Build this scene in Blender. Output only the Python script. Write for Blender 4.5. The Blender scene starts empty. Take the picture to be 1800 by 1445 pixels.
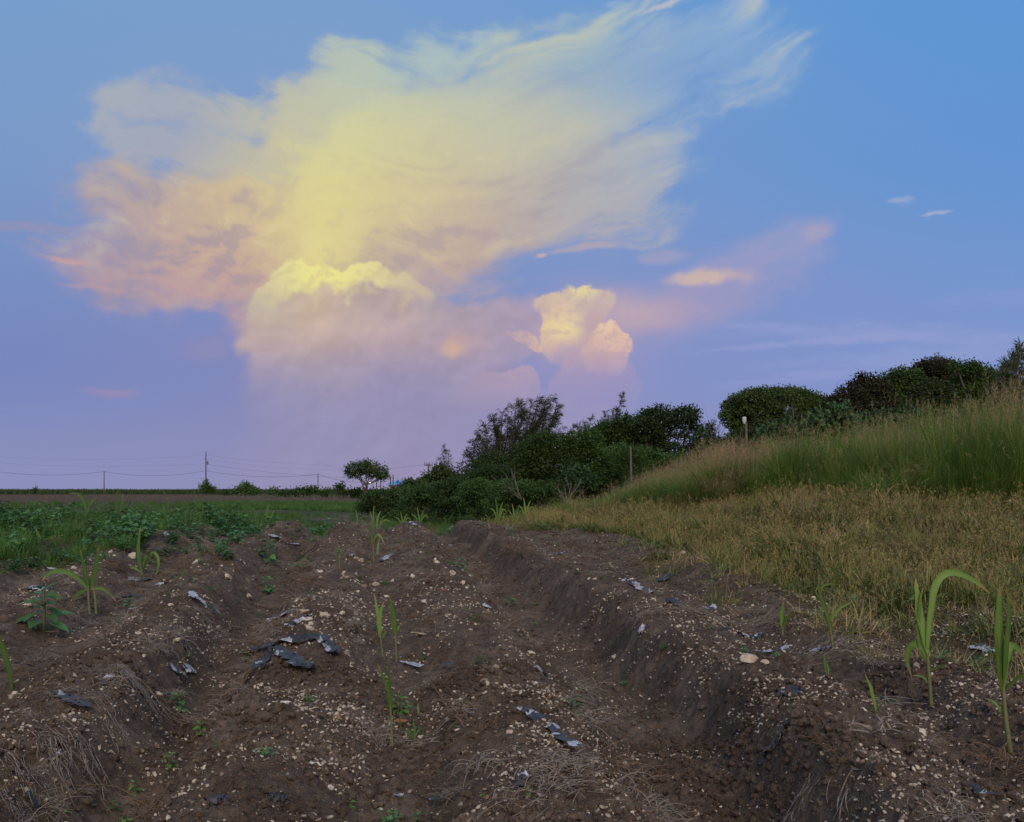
import bpy, math, random
import numpy as np
from mathutils import Vector, Matrix
R = math.radians
rng = np.random.default_rng(11)
random.seed(11)
sc = bpy.context.scene
C = sc.collection

# ---------------------------------------------------------------- camera
F = 1.729          # focal length per 1000 photo pixels
CAM_H = 1.5
cd = bpy.data.cameras.new('camera')
cam = bpy.data.objects.new('camera', cd); C.objects.link(cam)
cam.location = (0, 0, CAM_H); cam.rotation_euler = (R(90), 0, 0)
cd.sensor_fit = 'HORIZONTAL'; cd.sensor_width = 36
cd.lens = 36 * 1729 / 1800
cd.shift_y = 137.5 / 1800
cd.clip_start = 0.05; cd.clip_end = 20000
sc.camera = cam

# ---------------------------------------------------------------- view
sc.view_settings.view_transform = 'Standard'
sc.view_settings.look = 'None'
sc.view_settings.exposure = 0
sc.view_settings.gamma = 1
sc.cycles.max_bounces = 6
sc.cycles.transparent_max_bounces = 6
sc.cycles.use_adaptive_sampling = True

# ---------------------------------------------------------------- world: dusk sky with a tall lit storm cloud
world = bpy.data.worlds.new('World'); sc.world = world
world.use_nodes = True
wt = world.node_tree
wt.nodes.clear()

class X:
    """tiny expression wrapper round math nodes"""
    t = wt
    def __init__(s, v): s.v = v
    def _op(op, *a, clamp=False):
        n = X.t.nodes.new('ShaderNodeMath'); n.operation = op; n.use_clamp = clamp
        for i, q in enumerate(a):
            q = q.v if isinstance(q, X) else q
            if isinstance(q, (int, float)): n.inputs[i].default_value = q
            else: X.t.links.new(q, n.inputs[i])
        return X(n.outputs[0])
    def __add__(s, o): return X._op('ADD', s, o)
    __radd__ = __add__
    def __sub__(s, o): return X._op('SUBTRACT', s, o)
    def __rsub__(s, o): return X._op('SUBTRACT', o, s)
    def __mul__(s, o): return X._op('MULTIPLY', s, o)
    __rmul__ = __mul__
    def __truediv__(s, o): return X._op('DIVIDE', s, o)
    def __neg__(s): return X._op('MULTIPLY', s, -1.0)
def xmax(a, b): return X._op('MAXIMUM', a, b)
def xmin(a, b): return X._op('MINIMUM', a, b)
def xpow(a, b): return X._op('POWER', a, b)
def xexp(a): return X._op('EXPONENT', a)
def xsqrt(a): return X._op('SQRT', a)
def xatan2(a, b): return X._op('ARCTAN2', a, b)
def sst(x, a, b, lo=0.0, hi=1.0):
    n = X.t.nodes.new('ShaderNodeMapRange'); n.interpolation_type = 'SMOOTHSTEP'
    X.t.links.new(x.v, n.inputs['Value'])
    n.inputs['From Min'].default_value = a; n.inputs['From Max'].default_value = b
    n.inputs['To Min'].default_value = lo; n.inputs['To Max'].default_value = hi
    return X(n.outputs[0])
def vec(a, b, c=0.0):
    n = X.t.nodes.new('ShaderNodeCombineXYZ')
    for i, q in enumerate((a, b, c)):
        q = q.v if isinstance(q, X) else q
        if isinstance(q, (int, float)): n.inputs[i].default_value = q
        else: X.t.links.new(q, n.inputs[i])
    return n.outputs[0]
def gs(x, y, cx, cy, rx, ry, ang=0.0, p=None):
    """soft ellipse: 1 at the centre, falling off like a gaussian; ang in degrees (counter-clockwise)"""
    c, s = math.cos(R(ang)), math.sin(R(ang))
    dx, dy = x - cx, y - cy
    a = (dx * c + dy * s) / rx; b = (dy * c - dx * s) / ry
    return xexp(-(a * a + b * b))
def colmix(f, a, b):
    n = X.t.nodes.new('ShaderNodeMix'); n.data_type = 'RGBA'; n.clamp_factor = True
    if isinstance(f, X): X.t.links.new(f.v, n.inputs[0])
    else: n.inputs[0].default_value = f
    for i, q in ((6, a), (7, b)):
        if isinstance(q, tuple): n.inputs[i].default_value = q
        else: X.t.links.new(q, n.inputs[i])
    return n.outputs[2]
def S(r, g, b):
    f = lambda c: ((c / 255 + 0.055) / 1.055) ** 2.4 if c > 10 else c / 255 / 12.92
    return (f(r), f(g), f(b), 1)

# sun has just set behind the camera: weak, broad, warm light from behind right
SUN_EL, SUN_AZ = 9.0, 172.0
sky = wt.nodes.new('ShaderNodeTexSky'); sky.sky_type = 'NISHITA'; sky.sun_disc = False
sky.sun_elevation = R(SUN_EL); sky.sun_rotation = R(SUN_AZ)
sky.air_density = 1.2; sky.dust_density = 1.5; sky.ozone_density = 2.0

tc = wt.nodes.new('ShaderNodeTexCoord')
sp = wt.nodes.new('ShaderNodeSeparateXYZ'); wt.links.new(tc.outputs['Generated'], sp.inputs[0])
dx_, dy_, dz_ = (X(sp.outputs[i]) for i in range(3))
front = sst(dy_, 0.1, 0.35)
yy = xmax(dy_, 0.1)
# the clouds stand on a far plane in front: u to the right, v up (0.1 = about 3.3 degrees)
u0 = (dx_ / yy) * F + 0.9      # matches the direction of photo column / 1000
v0 = 0.86 - (dz_ / yy) * F     # and of photo row / 1000 (down)
el = xmax(dz_, 0.0)
# --- clear sky colours: lilac at the horizon, blue higher up, deeper to the right
side = sst(u0, 0.35, 1.9)
low = sst(v0, 0.28, 0.70)
hz = sst(v0, 0.62, 0.88)
blue = colmix(sst(v0, 0.50, -0.3), colmix(side, S(118,150,202), S(104,150,211)), colmix(side, S(118,163,211), S(90,152,217)))
lilac = colmix(side, S(117,133,193), S(129,150,208))
horiz = colmix(gs(u0, v0, 0.85, 0.86, 0.55, 0.5), S(140,146,192), S(152,148,186))
clear = colmix(low, blue, lilac)
clear = colmix(hz, clear, horiz)
col = clear
# above and behind the camera the sky goes on as an even clear dusk gradient
back = colmix(sst(dz_, 0.0, 0.35), S(236,196,160), S(140,165,205))
col = colmix(front, back, col)
col = colmix(0.06, col, colmix(0.92, sky.outputs[0], (0.0, 0.0, 0.0, 1)))
below = sst(dz_, 0.0, -0.02)
col = colmix(below, col, (0.03, 0.028, 0.025, 1))
bg = wt.nodes.new('ShaderNodeBackground'); bg.inputs['Strength'].default_value = 1.0
wt.links.new(col, bg.inputs['Color'])
wo = wt.nodes.new('ShaderNodeOutputWorld'); wt.links.new(bg.outputs[0], wo.inputs[0])
world.cycles.sampling_method = 'MANUAL'; world.cycles.sample_map_resolution = 1024

sl = bpy.data.lights.new('sun', 'SUN'); sl.energy = 2.15; sl.angle = R(40); sl.color = (1.0, 0.80, 0.60)
so = bpy.data.objects.new('sun', sl); C.objects.link(so)
# the lamp shines along -Z: tipped from behind the camera, raised above the low sun to brighten the ground
sun_dir = Vector((math.sin(R(SUN_AZ)) * math.cos(R(34)), math.cos(R(SUN_AZ)) * math.cos(R(34)), math.sin(R(34))))
so.rotation_euler = sun_dir.to_track_quat('Z', 'Y').to_euler()
# ---------------------------------------------------------------- numpy noise
def _h(ix, iy, s):
    h = (ix.astype(np.uint32) * np.uint32(374761393) + iy.astype(np.uint32) * np.uint32(668265263) + np.uint32(s * 2246822519 & 0xffffffff))
    h ^= h >> np.uint32(13); h *= np.uint32(1274126177); h ^= h >> np.uint32(16)
    return h
def perlin(x, y, s=0):
    xi = np.floor(x).astype(np.int64); yi = np.floor(y).astype(np.int64)
    fx = x - xi; fy = y - yi
    a = fx * fx * fx * (fx * (fx * 6 - 15) + 10); b = fy * fy * fy * (fy * (fy * 6 - 15) + 10)
    def gr(i, j, dx, dy):
        t = _h(xi + i, yi + j, s).astype(np.float32) * np.float32(2 * math.pi / 4294967296.0)
        return np.cos(t) * dx + np.sin(t) * dy
    n0 = gr(0, 0, fx, fy) * (1 - a) + gr(1, 0, fx - 1, fy) * a
    n1 = gr(0, 1, fx, fy - 1) * (1 - a) + gr(1, 1, fx - 1, fy - 1) * a
    return (n0 * (1 - b) + n1 * b) * 1.5
def fbm(x, y, s=0, o=5, g=0.5):
    r = 0; a = 1.0; t = 0
    for i in range(o):
        r = r + perlin(x * 2.0 ** i + 17.3 * i, y * 2.0 ** i - 9.1 * i, s + i) * a; t += a; a *= g
    return r / t
def billow(x, y, s=0, o=4, g=0.5):
    r = 0; a = 1.0; t = 0
    for i in range(o):
        r = r + (1 - np.abs(perlin(x * 2.0 ** i + 7.3 * i, y * 2.0 ** i - 3.1 * i, s + i)) * 2.2) * a; t += a; a *= g
    return r / t
def ss(x, a, b):
    t = np.clip((x - a) / (b - a), 0, 1); return t * t * (3 - 2 * t)
# ---------------------------------------------------------------- the storm cloud: colour and opacity over a far sheet
def lin(c):
    c = np.asarray(c, float) / 255
    return np.where(c > 0.04045, ((c + 0.055) / 1.055) ** 2.4, c / 12.92)
def poly_mask(x, y, pts):
    ins = np.zeros(x.shape, bool); n = len(pts)
    for i in range(n):
        (x0, y0), (x1, y1) = pts[i], pts[(i + 1) % n]
        if y0 == y1: continue
        c = ((y0 > y) != (y1 > y)) & (x < (x1 - x0) * (y - y0) / (y1 - y0) + x0)
        ins ^= c
    return ins.astype(np.float32)
def blur(m, s):
    s = s * 0.0023 / CL_ST
    k = int(s * 3) + 1; t = np.arange(-k, k + 1); w = np.exp(-t * t / (2 * s * s)); w /= w.sum()
    p = np.pad(m, k, mode='edge')
    p = sum(w[i] * p[i:i + m.shape[0] , :] for i in range(2 * k + 1))
    return sum(w[i] * p[:, i:i + m.shape[1]] for i in range(2 * k + 1))
def rbf(x, y, ctl, w=0.06):
    den = 1e-9; num = 0
    for (cx, cy, c, *ww) in ctl:
        q = ww[0] if ww else w
        g = np.exp(-((x - cx) ** 2 + (y - cy) ** 2) / (q * q)) + 1e-3 * np.exp(-((x - cx) ** 2 + (y - cy) ** 2) / (9 * q * q))
        num = num + g[..., None] * lin(c); den = den + g
    return num / den[..., None]
CL_X0, CL_X1, CL_Y0, CL_Y1, CL_ST = -0.08, 1.90, -0.16, 0.90, 0.0025
def cloud_sheet():
    xs = np.arange(CL_X0, CL_X1, CL_ST); ys = np.arange(CL_Y0, CL_Y1, CL_ST)
    x, y = np.meshgrid(xs, ys)
    A = np.zeros(x.shape); Cc = np.zeros(x.shape + (3,))
    def over(a, c):
        nonlocal A, Cc
        a = np.clip(a, 0, 1)
        Cc = c * a[..., None] + Cc * (1 - a[..., None]); A = a + A * (1 - a)
    def warp(img, wx, wy):
        fx = np.clip((x + wx - CL_X0) / CL_ST, 0, x.shape[1] - 1.001); fy = np.clip((y + wy - CL_Y0) / CL_ST, 0, x.shape[0] - 1.001)
        i = fx.astype(int); j = fy.astype(int); fx -= i; fy -= j
        return (img[j, i] * (1 - fx) + img[j, i + 1] * fx) * (1 - fy) + (img[j + 1, i] * (1 - fx) + img[j + 1, i + 1] * fx) * fy
    w1 = fbm(x * 4, y * 5, 1, 5); w2 = fbm(x * 4, y * 5, 20, 5)
    f1 = fbm(x * 22, y * 22, 40, 4, 0.55); f2 = fbm(x * 22, y * 22, 60, 4, 0.55)
    # fibre direction: sweeps up to the right on the right side, level to falling on the left
    px = x + w1 * 0.05; py = y + w2 * 0.05
    xx = np.array([-.2, .0, .3, .55, .75, 1.0, 1.4, 2.0]); sl_ = np.array([-.10, -.16, -.42, -.10, .12, .30, .28, .25])
    gx = np.linspace(-.3, 2.1, 400); gy = np.cumsum(np.interp(gx, xx, sl_)) * (gx[1] - gx[0]); gy -= np.interp(.6, gx, gy)
    FX = np.interp(px, gx, gy)
    v = py + FX * (1 + (0.36 - y) * np.where(x > .6, 1.6, .4)); u = px
    fib = fbm(u * 2.6, v * 17, 80, 6, 0.60); fine = fbm(u * 7, v * 80, 90, 4, 0.6)
    puf = fbm(px * 7, py * 9, 100, 6, 0.55); bil = billow(px * 9 + w1, py * 11 + w2, 120, 4)
    # faint veils over the whole sky
    veil = gauss(x, y, 0.75, 0.76, 0.45, 0.20) * 0.60 + gauss(x, y, 0.35, 0.60, 0.22, 0.09) * 0.25 + gauss(x, y, 0.55, 0.25, 0.60, 0.25) * 0.34 + gauss(x, y, 1.25, .50, .3, .12) * .25
    over(veil * (1 + w1 * 0.3), rbf(x, y, [(0.4,0.2,(150,166,196)), (0.3,0.62,(136,136,182)), (0.7,0.75,(150,140,176)), (0.9,0.2,(148,170,200)),(1.25,.5,(140,150,198)), (1.1,0.8,(148,144,190))], 0.25))
    # anvil
    rh = np.clip((x - 0.75) / 0.25, 0, 1)
    main = poly_mask(x, y, [(-.02,.375),(.15,.375),(.185,.325),(.25,.325),(.33,.31),(.39,.285),(.43,.26),(.46,.22),(.50,.185),(.55,.16),(.62,.145),(.75,.13),(.90,.10),(1.0,.06),
        (1.12,.025),(1.26,.005),(1.36,.03),(1.44,.08),(1.36,.125),(1.22,.163),(1.10,.225),(1.06,.25),(1.22,.245),(1.18,.29),(1.20,.33),(1.16,.385),(1.08,.415),(.96,.44),
        (.86,.455),(.81,.495),(.785,.525),(.6,.56),(.45,.57),(.43,.59),(.38,.565),(.33,.545),(.26,.52),(.20,.515),(.14,.49),(.05,.458),(.10,.44),(.06,.41)])
    mb = 0.7 * blur(main, 24) + 0.3 * blur(main, 9)
    m = warp(mb, w1 * 0.055 + f1 * 0.014, w2 * 0.055 + f2 * 0.014)
    thin = 1 - 0.50 * gauss(x, y, 1.22, 0.11, 0.26, 0.12) - 0.26 * gauss(x, y, 1.12, 0.35, 0.16, 0.09) - 0.45 * gauss(x, y, 0.08, 0.42, 0.17, 0.08) - 0.22 * gauss(x, y, .86, .12, .25, .05)
    edge = 1 - ss(m, 0.3, 1.0)
    dn = m * 1.12 + ((fib * (0.35 + 0.45 * rh) + puf * (0.75 - 0.5 * rh)) * (0.1 + 1.0 * edge + (1 - thin) * 1.3) + fine * 0.22 * (0.3 + (1 - thin) * 2)) * ss(m, 0.0, 0.25)
    a = ss(dn, 0.10, 1.02) * np.clip(thin + fib * 0.25 * (1 - thin), 0, 1) * 0.96
    ctl = [(.0,.40,(140,140,175)),(.08,.40,(160,148,168)),(.08,.46,(180,150,163)),(.2,.42,(176,151,157)),(.2,.34,(190,174,148)),(.3,.33,(204,188,144)),(.3,.40,(188,160,147)),(.3,.5,(180,148,158)),
        (.40,.53,(188,150,155)),(.43,.57,(174,145,163)),(.38,.43,(198,170,142)),(.45,.33,(216,200,144)),(.41,.37,(206,182,144)),(.40,.31,(206,192,150)),(.28,.36,(202,178,146)),(.24,.45,(184,158,150)),(.33,.46,(188,158,148)),(.47,.43,(222,204,134)),(.42,.48,(192,164,148)),(.55,.30,(221,218,147)),
        (.55,.38,(229,222,133)),(.545,.45,(240,234,130),.03),(.62,.38,(224,214,138)),(.6,.22,(210,211,150)),(.57,.17,(202,210,164)),(.5,.22,(192,194,160)),(.7,.25,(208,205,153)),(.75,.33,(215,206,147)),
        (.7,.41,(206,188,144)),(.70,.465,(166,148,156),.03),(.67,.455,(180,160,152),.02),(.44,.475,(184,158,148),.025),(.79,.485,(194,162,148),.03),(.42,.50,(176,150,152),.03),(.78,.40,(198,182,150)),(.86,.41,(174,158,160)),(.8,.46,(188,162,152)),(.78,.51,(182,154,160)),(.9,.33,(198,188,156)),(1.0,.3,(196,190,160)),
        (1.05,.34,(188,184,168)),(1.1,.28,(180,186,178)),(1.0,.39,(172,162,174)),(.9,.23,(200,200,162)),(.85,.15,(190,200,172)),(1.0,.12,(180,198,178)),(1.12,.1,(164,188,192)),(1.3,.08,(148,180,204)),(1.2,.15,(150,176,204)),(.7,.12,(176,192,180))]
    ctl = [(q[0], q[1], (q[2][0] + 2, q[2][1] - 1, q[2][2] + 4)) + tuple(q[3:]) for q in ctl]
    c = rbf(px * 0.7 + x * 0.3, py * 0.7 + y * 0.3, ctl, 0.105)
    # mottled relief: darker mauve hollows and lighter crests
    rel = (fbm(px * 8, py * 12, 140, 5, 0.55) - fbm((px - 0.01) * 8, (py - 0.02) * 12, 140, 5, 0.55)) * (2.2 * np.clip((y - .26) / .2, .25, 1)) * (1 - 0.9 * rh) + fib * (0.30 + 0.62 * rh) + fine * 0.18 + (bil - 0.55) * 0.35 * np.clip((0.62 - x) / 0.1, 0, 1)
    prot = 1 - 0.7 * gauss(x, y, .56, .38, .12, .14)
    k = ((0.42 + .25 * np.clip((.5 - x) / .1, 0, 1)) * ss(-rel, 0.0, 0.45) * prot * np.clip((y - .12) / .2, .35, 1))[..., None]
    c = c * (1 - k) + lin((164,148,160)) * k
    k = (0.35 * ss(rel, 0.0, 0.6))[..., None]
    c = c * (1 - k) + lin((228,214,156)) * k * np.clip((.52 - y) / .1, 0.3, 1)[..., None] + c * k * (1 - np.clip((.52 - y) / .1, 0.3, 1))[..., None]
    over(a, c)
    # thin veil, upper left, and torn puffs along the top
    v2 = poly_mask(x, y, [(.15,.185),(.18,.15),(.25,.14),(.32,.16),(.40,.17),(.48,.16),(.52,.14),(.56,.09),(.62,.065),(.70,.08),(.78,.06),(.87,.05),(.86,.09),(.7,.16),(.55,.30),(.47,.33),(.36,.31),(.28,.285),(.2,.245),(.15,.222)])
    m = warp(0.6 * blur(v2, 16) + 0.4 * blur(v2, 6), w1 * 0.05 + f1 * 0.015, w2 * 0.04 + f2 * 0.015)
    thl = np.radians(-20)
    fl = fbm(((px) * math.cos(thl) - py * math.sin(thl)) * 4, (py * math.cos(thl) + px * math.sin(thl)) * 20, 150, 6, 0.58)
    a = ss(m + (puf * 1.0 + fl * 1.0) * ss(m, 0.0, 0.3), 0.08, 1.10) * np.interp(x, [.2, .5], [.70, .88])
    over(a, rbf(x, y, [(.2,.18,(188,186,176)),(.3,.2,(172,172,182)),(.38,.26,(170,170,178)),(.28,.25,(162,166,184)),(.45,.22,(196,194,166)),(.45,.28,(198,190,160)),(.4,.18,(178,182,180)),(.5,.22,(194,192,168)),(.6,.1,(184,196,180)),(.8,.07,(172,190,190))], 0.1))
    # wisps
    def wisp(cx, cy, rx, ry, an, k, col, st=22.0, sd=200, lo=0.2, hi=1.0):
        a_ = math.radians(-an); dx, dy = x - cx, y - cy
        uu = dx * math.cos(a_) + dy * math.sin(a_); vv = dy * math.cos(a_) - dx * math.sin(a_)
        n = fbm((uu + w1 * .02) * 8, (vv + w2 * .02) * st, sd, 5, 0.58)
        g = np.exp(-((uu + f1 * .012) / rx) ** 2 - ((vv + f2 * .008) / ry) ** 2)
        over(ss(g + n * 0.8 * np.sqrt(g), lo, hi) * k, lin(col) * np.ones(x.shape + (1,)))
    wisp(1.34,.455,.17,.050,19,.52,(168,160,194),18,201); wisp(1.44,.405,.035,.022,22,.5,(182,164,184),20,202)
    wisp(1.16,.455,.05,.016,5,.45,(178,164,184),20,203); wisp(1.20,.53,.24,.05,12,.60,(162,154,190),14,204)
    wisp(1.235,.488,.075,.016,4,.85,(208,182,170),16,205); wisp(1.30,.485,.04,.016,-8,.45,(190,170,178),16,206)
    wisp(1.14,.555,.10,.030,8,.45,(176,154,180),14,207)
    wisp(1.55,.585,.34,.020,-1,.50,(152,160,206),60,208); wisp(1.45,.60,.26,.008,4,.4,(158,162,206),80,209)
    wisp(1.65,.625,.30,.022,4,.45,(150,160,206),70,210); wisp(1.48,.655,.22,.010,6,.35,(158,160,204),80,211)
    wisp(1.78,.525,.16,.022,4,.40,(138,154,204),40,212)
    wisp(1.588,.354,.030,.010,6,.65,(168,176,204),70,213,.3,1.1); wisp(1.645,.374,.030,.004,8,.8,(170,176,204),90,214)
    wisp(.19,.69,.055,.010,-2,.45,(166,140,174),40,215); wisp(.12,.458,.06,.008,-8,.75,(196,160,160),40,216)
    wisp(.30,.50,.10,.012,-14,.45,(196,160,158),60,217); wisp(.17,.505,.07,.006,-6,.5,(186,154,164),60,218)
    wisp(1.02,.437,.07,.008,8,.65,(188,170,172),40,219); wisp(.95,.449,.012,.005,0,.9,(210,176,168),30,220)
    wisp(1.16,.012,.05,.006,22,.8,(190,190,195),60,221); wisp(1.09,.008,.03,.008,10,.5,(160,180,205),60,222)
    wisp(1.08,.40,.12,.006,8,.5,(180,172,180),70,223); wisp(.37,.61,.06,.025,6,.40,(150,140,178),14,224)
    wisp(1.13,.255,.08,.006,10,.55,(176,182,186),70,225); wisp(.03,.40,.12,.012,-3,.55,(150,146,176),40,226)
    # haze column of the tower down to the horizon
    body = poly_mask(x, y, [(.43,.53),(.50,.50),(.70,.50),(.75,.52),(.80,.53),(.86,.53),(.96,.54),(1.0,.53),(1.0,.60),(.965,.64),(.92,.625),(.90,.632),(.89,.645),(.89,.655),(.92,.69),(1.1,.72),(1.12,.80),(1.1,1.2),(.36,1.2),(.40,.80),(.43,.745),(.44,.70),(.46,.67),(.43,.63),(.415,.61),(.432,.59)])
    m = warp(0.4 * blur(body, 5) + 0.6 * blur(body, 14), w1 * 0.03 + f1 * 0.016, w2 * 0.03 + f2 * 0.016)
    a = ss(m + (billow(x * 12, y * 12, 160, 4) - .55) * 0.35, 0.16, 0.80) * np.interp(y, [.5, .60, .64, .70, .80, .90], [.97, .92, .72, .50, .35, .2])
    cb = rbf(px * .5 + x * .5, py * .5 + y * .5, [(.45,.55,(176,168,166)),(.48,.54,(192,182,160)),(.55,.52,(196,176,156)),(.63,.525,(182,166,162)),(.72,.54,(188,172,166)),(.53,.575,(212,182,160)),(.60,.585,(206,177,162)),(.70,.575,(190,162,164)),(.45,.60,(198,166,162)),
        (.5,.63,(176,156,168)),(.6,.635,(166,152,172)),(.75,.62,(170,153,172)),(.5,.70,(156,150,176)),(.7,.70,(158,147,174)),(.6,.8,(154,148,180)),(.8,.8,(156,146,180)),(.82,.55,(172,158,172)),(.90,.56,(168,156,178)),(.85,.6,(178,155,166)),(.88,.57,(172,155,172)),(.9,.635,(160,150,184)),(.95,.57,(176,156,172)),(.93,.60,(166,152,178)),(.82,.60,(186,158,162),.03),(.66,.535,(168,154,162),.03)], 0.06)
    rel2 = fbm(x * 14, y * 16, 170, 5, 0.5) - fbm(x * 14 - .10, y * 16 - .22, 170, 5, 0.5)
    cb = cb * (1 + rel2 * 0.20 + puf * 0.10 + f1 * 0.03)[..., None]
    a = a * (1 - .9 * ss(y, .60, .76) * (1 - ss(x, .38, .56) * (1 - ss(x, .90, 1.15))))
    over(a, cb)
    # bright domed cap
    bb = billow(x * 15 + f1 * .3, y * 15 + f2 * .3, 180, 4, 0.5); bb2 = billow((x - .005) * 15 + f1 * .3, (y - .008) * 15 + f2 * .3, 180, 4, 0.5)
    brel = bb - bb2
    cap = poly_mask(x, y, [(.430,.545),(.437,.52),(.452,.505),(.475,.492),(.488,.468),(.505,.456),(.53,.456),(.54,.468),(.58,.472),(.615,.470),(.635,.460),(.655,.464),(.68,.475),(.71,.482),(.74,.49),(.758,.508),(.762,.545),(.70,.56),(.67,.55),(.60,.55),(.55,.55),(.50,.57),(.465,.58),(.44,.57)])
    capt = ss(warp(0.5 * blur(cap, 2) + .5 * blur(cap, 6), f1 * .014, f2 * .014) + (bb - .55) * .34, .26, .66)
    bot = ss(y + f2 * .02, .46, .56)
    cc = rbf(x, y, [(.445,.53,(184,172,162)),(.465,.505,(206,194,160)),(.485,.49,(222,212,156)),(.5,.475,(226,220,156)),(.58,.487,(236,228,144)),(.545,.475,(238,232,138)),(.65,.48,(232,222,150)),(.69,.49,(218,206,156)),(.71,.50,(204,190,160)),(.74,.505,(194,176,162))], .04)
    k = np.clip(-brel * 1.6, 0, .4)[..., None]; cc = cc * (1 - k) + lin((205,185,145)) * k
    lowe = np.interp(x, [.43,.47,.51,.535,.56,.60,.635,.66,.70,.75], [.540,.530,.512,.506,.495,.492,.486,.494,.506,.514])
    over(capt * (1 - ss(y + f2 * .045 + (bb - .55) * .03, lowe - .012, lowe + .034)) * .92, cc)
    over(gauss(x + w1 * .04, y + w2 * .04, 1.03, .60, .12, .075) * .38 + gauss(x + w1 * .05, y + w2 * .03, 1.13, .55, .12, .035) * .35, lin((180,158,184)) * np.ones(x.shape + (1,)))
    # right-hand cumulus: skirts, then the bright heads
    def cum(pts, col, k=.95, lo=.34, hi=.56, sh=(172,150,170), b1=1.5, b2=4, rk=2.6):
        pm = poly_mask(x, y, pts)
        mm = warp(0.6 * blur(pm, b1) + .4 * blur(pm, b2), f1 * .010, f2 * .010) + (bb3 - .55) * .35
        aa = ss(mm, lo, hi) * k
        q = np.clip(-br3 * rk, 0, .45)[..., None]
        over(aa, col * (1 - q) + lin(sh) * q)
    bb3 = billow(x * 26 + f1 * .4, y * 26 + f2 * .4, 190, 4, 0.5); br3 = bb3 - billow((x - .003) * 26 + f1 * .4, (y - .005) * 26 + f2 * .4, 190, 4, 0.5)
    skc = rbf(x, y, [(1.05,.65,(176,154,182)),(1.1,.69,(158,148,190)),(.92,.655,(190,162,176)),(.87,.68,(178,154,178)),(.83,.70,(164,150,182)),(.95,.70,(170,152,184)),(1.0,.74,(152,146,186))], .05)
    cum([(1.0,.62),(1.1,.625),(1.118,.65),(1.13,.69),(1.12,.72),(1.0,.75),(.92,.76),(.96,.69),(.975,.655)], skc * 1.0, np.interp(y, [.64, .75], [.62, .10]), .22, .72)
    cum([(.785,.705),(.80,.69),(.82,.68),(.84,.66),(.86,.65),(.885,.655),(.90,.652),(.915,.645),(.93,.643),(.942,.66),(.946,.675),(.955,.70),(.94,.74),(.85,.76)], skc, np.interp(y, [.655, .73], [.72, .04]), .24, .66)
    hc = rbf(x, y, [(1.012,.508,(242,230,148),.014),(1.035,.508,(238,224,150),.014),(.985,.524,(214,190,164)),(1.02,.532,(204,182,170)),(1.0,.55,(224,200,162)),(1.0,.58,(238,216,156)),(.965,.575,(230,206,152)),(1.06,.525,(202,182,172)),(1.05,.55,(196,170,172)),(1.045,.57,(188,162,170)),(1.03,.605,(196,166,170)),(1.07,.62,(196,166,176)),(1.0,.62,(188,162,176)),(.96,.61,(212,182,166)),(.95,.54,(206,182,166)),(.9,.585,(192,168,172)),(.92,.61,(200,170,168))], .021)
    cum([(.88,.588),(.895,.58),(.91,.585),(.925,.58),(.94,.59),(.955,.62),(.935,.618),(.915,.603),(.90,.594)], hc, .85)
    over(gauss(x + f1 * .012, y + f2 * .012, .795, .612, .020, .012) * .85, lin((210,176,154)) * np.ones(x.shape + (1,)))
    over(gauss(x + f1 * .012, y + f2 * .012, .812, .598, .030, .014) * .45, lin((196,166,164)) * np.ones(x.shape + (1,)))
    over(gauss(x + w1 * .03, y + w2 * .03, 1.10, .545, .075, .030) * .75, lin((190,168,178)) * np.ones(x.shape + (1,)))
    cum([(.932,.538),(.945,.528),(.965,.518),(.985,.516),(.998,.505),(1.012,.502),(1.02,.507),(1.033,.500),(1.045,.512),(1.062,.514),(1.077,.508),(1.085,.520),(1.075,.545),(1.06,.575),(1.05,.60),(1.05,.64),(.99,.65),(.955,.625),(.945,.612),(.948,.59),(.957,.565),(.95,.548)],
        hc, np.interp(y, [.605, .655], [.90, .06]), .20, .66, (190,166,166), 2.0, 5, 1.5)
    hc2 = rbf(x, y, [(1.06,.575,(232,200,168)),(1.09,.585,(224,190,168)),(1.10,.60,(220,184,170)),(1.075,.605,(222,186,166)),(1.05,.60,(214,182,170)),(1.09,.625,(204,172,176)),(1.05,.625,(192,164,176)),(1.035,.59,(204,176,170))], .018)
    cum([(1.035,.60),(1.04,.585),(1.05,.578),(1.055,.568),(1.065,.572),(1.075,.566),(1.085,.568),(1.092,.578),(1.10,.588),(1.108,.587),(1.113,.598),(1.108,.62),(1.10,.66),(1.03,.66),(1.02,.62)],
        hc2, np.interp(y, [.615, .665], [.93, .05]), .24, .58, (190,160,170), 1.5, 4, 2.4)
    grain = fbm(x * 120, y * 120, 230, 3, 0.7)
    Cc = Cc * (1 + grain * 0.03)[..., None]
    # fade out before the edge of the sheet so it has no border
    ef = ss(x, CL_X0, CL_X0 + .06) * (1 - ss(x, CL_X1 - .06, CL_X1)) * ss(y, CL_Y0, CL_Y0 + .12)
    return x, y, Cc * ef[..., None], A * ef
def gauss(x, y, cx, cy, rx, ry): return np.exp(-((x - cx) / rx) ** 2 - ((y - cy) / ry) ** 2)
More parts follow.
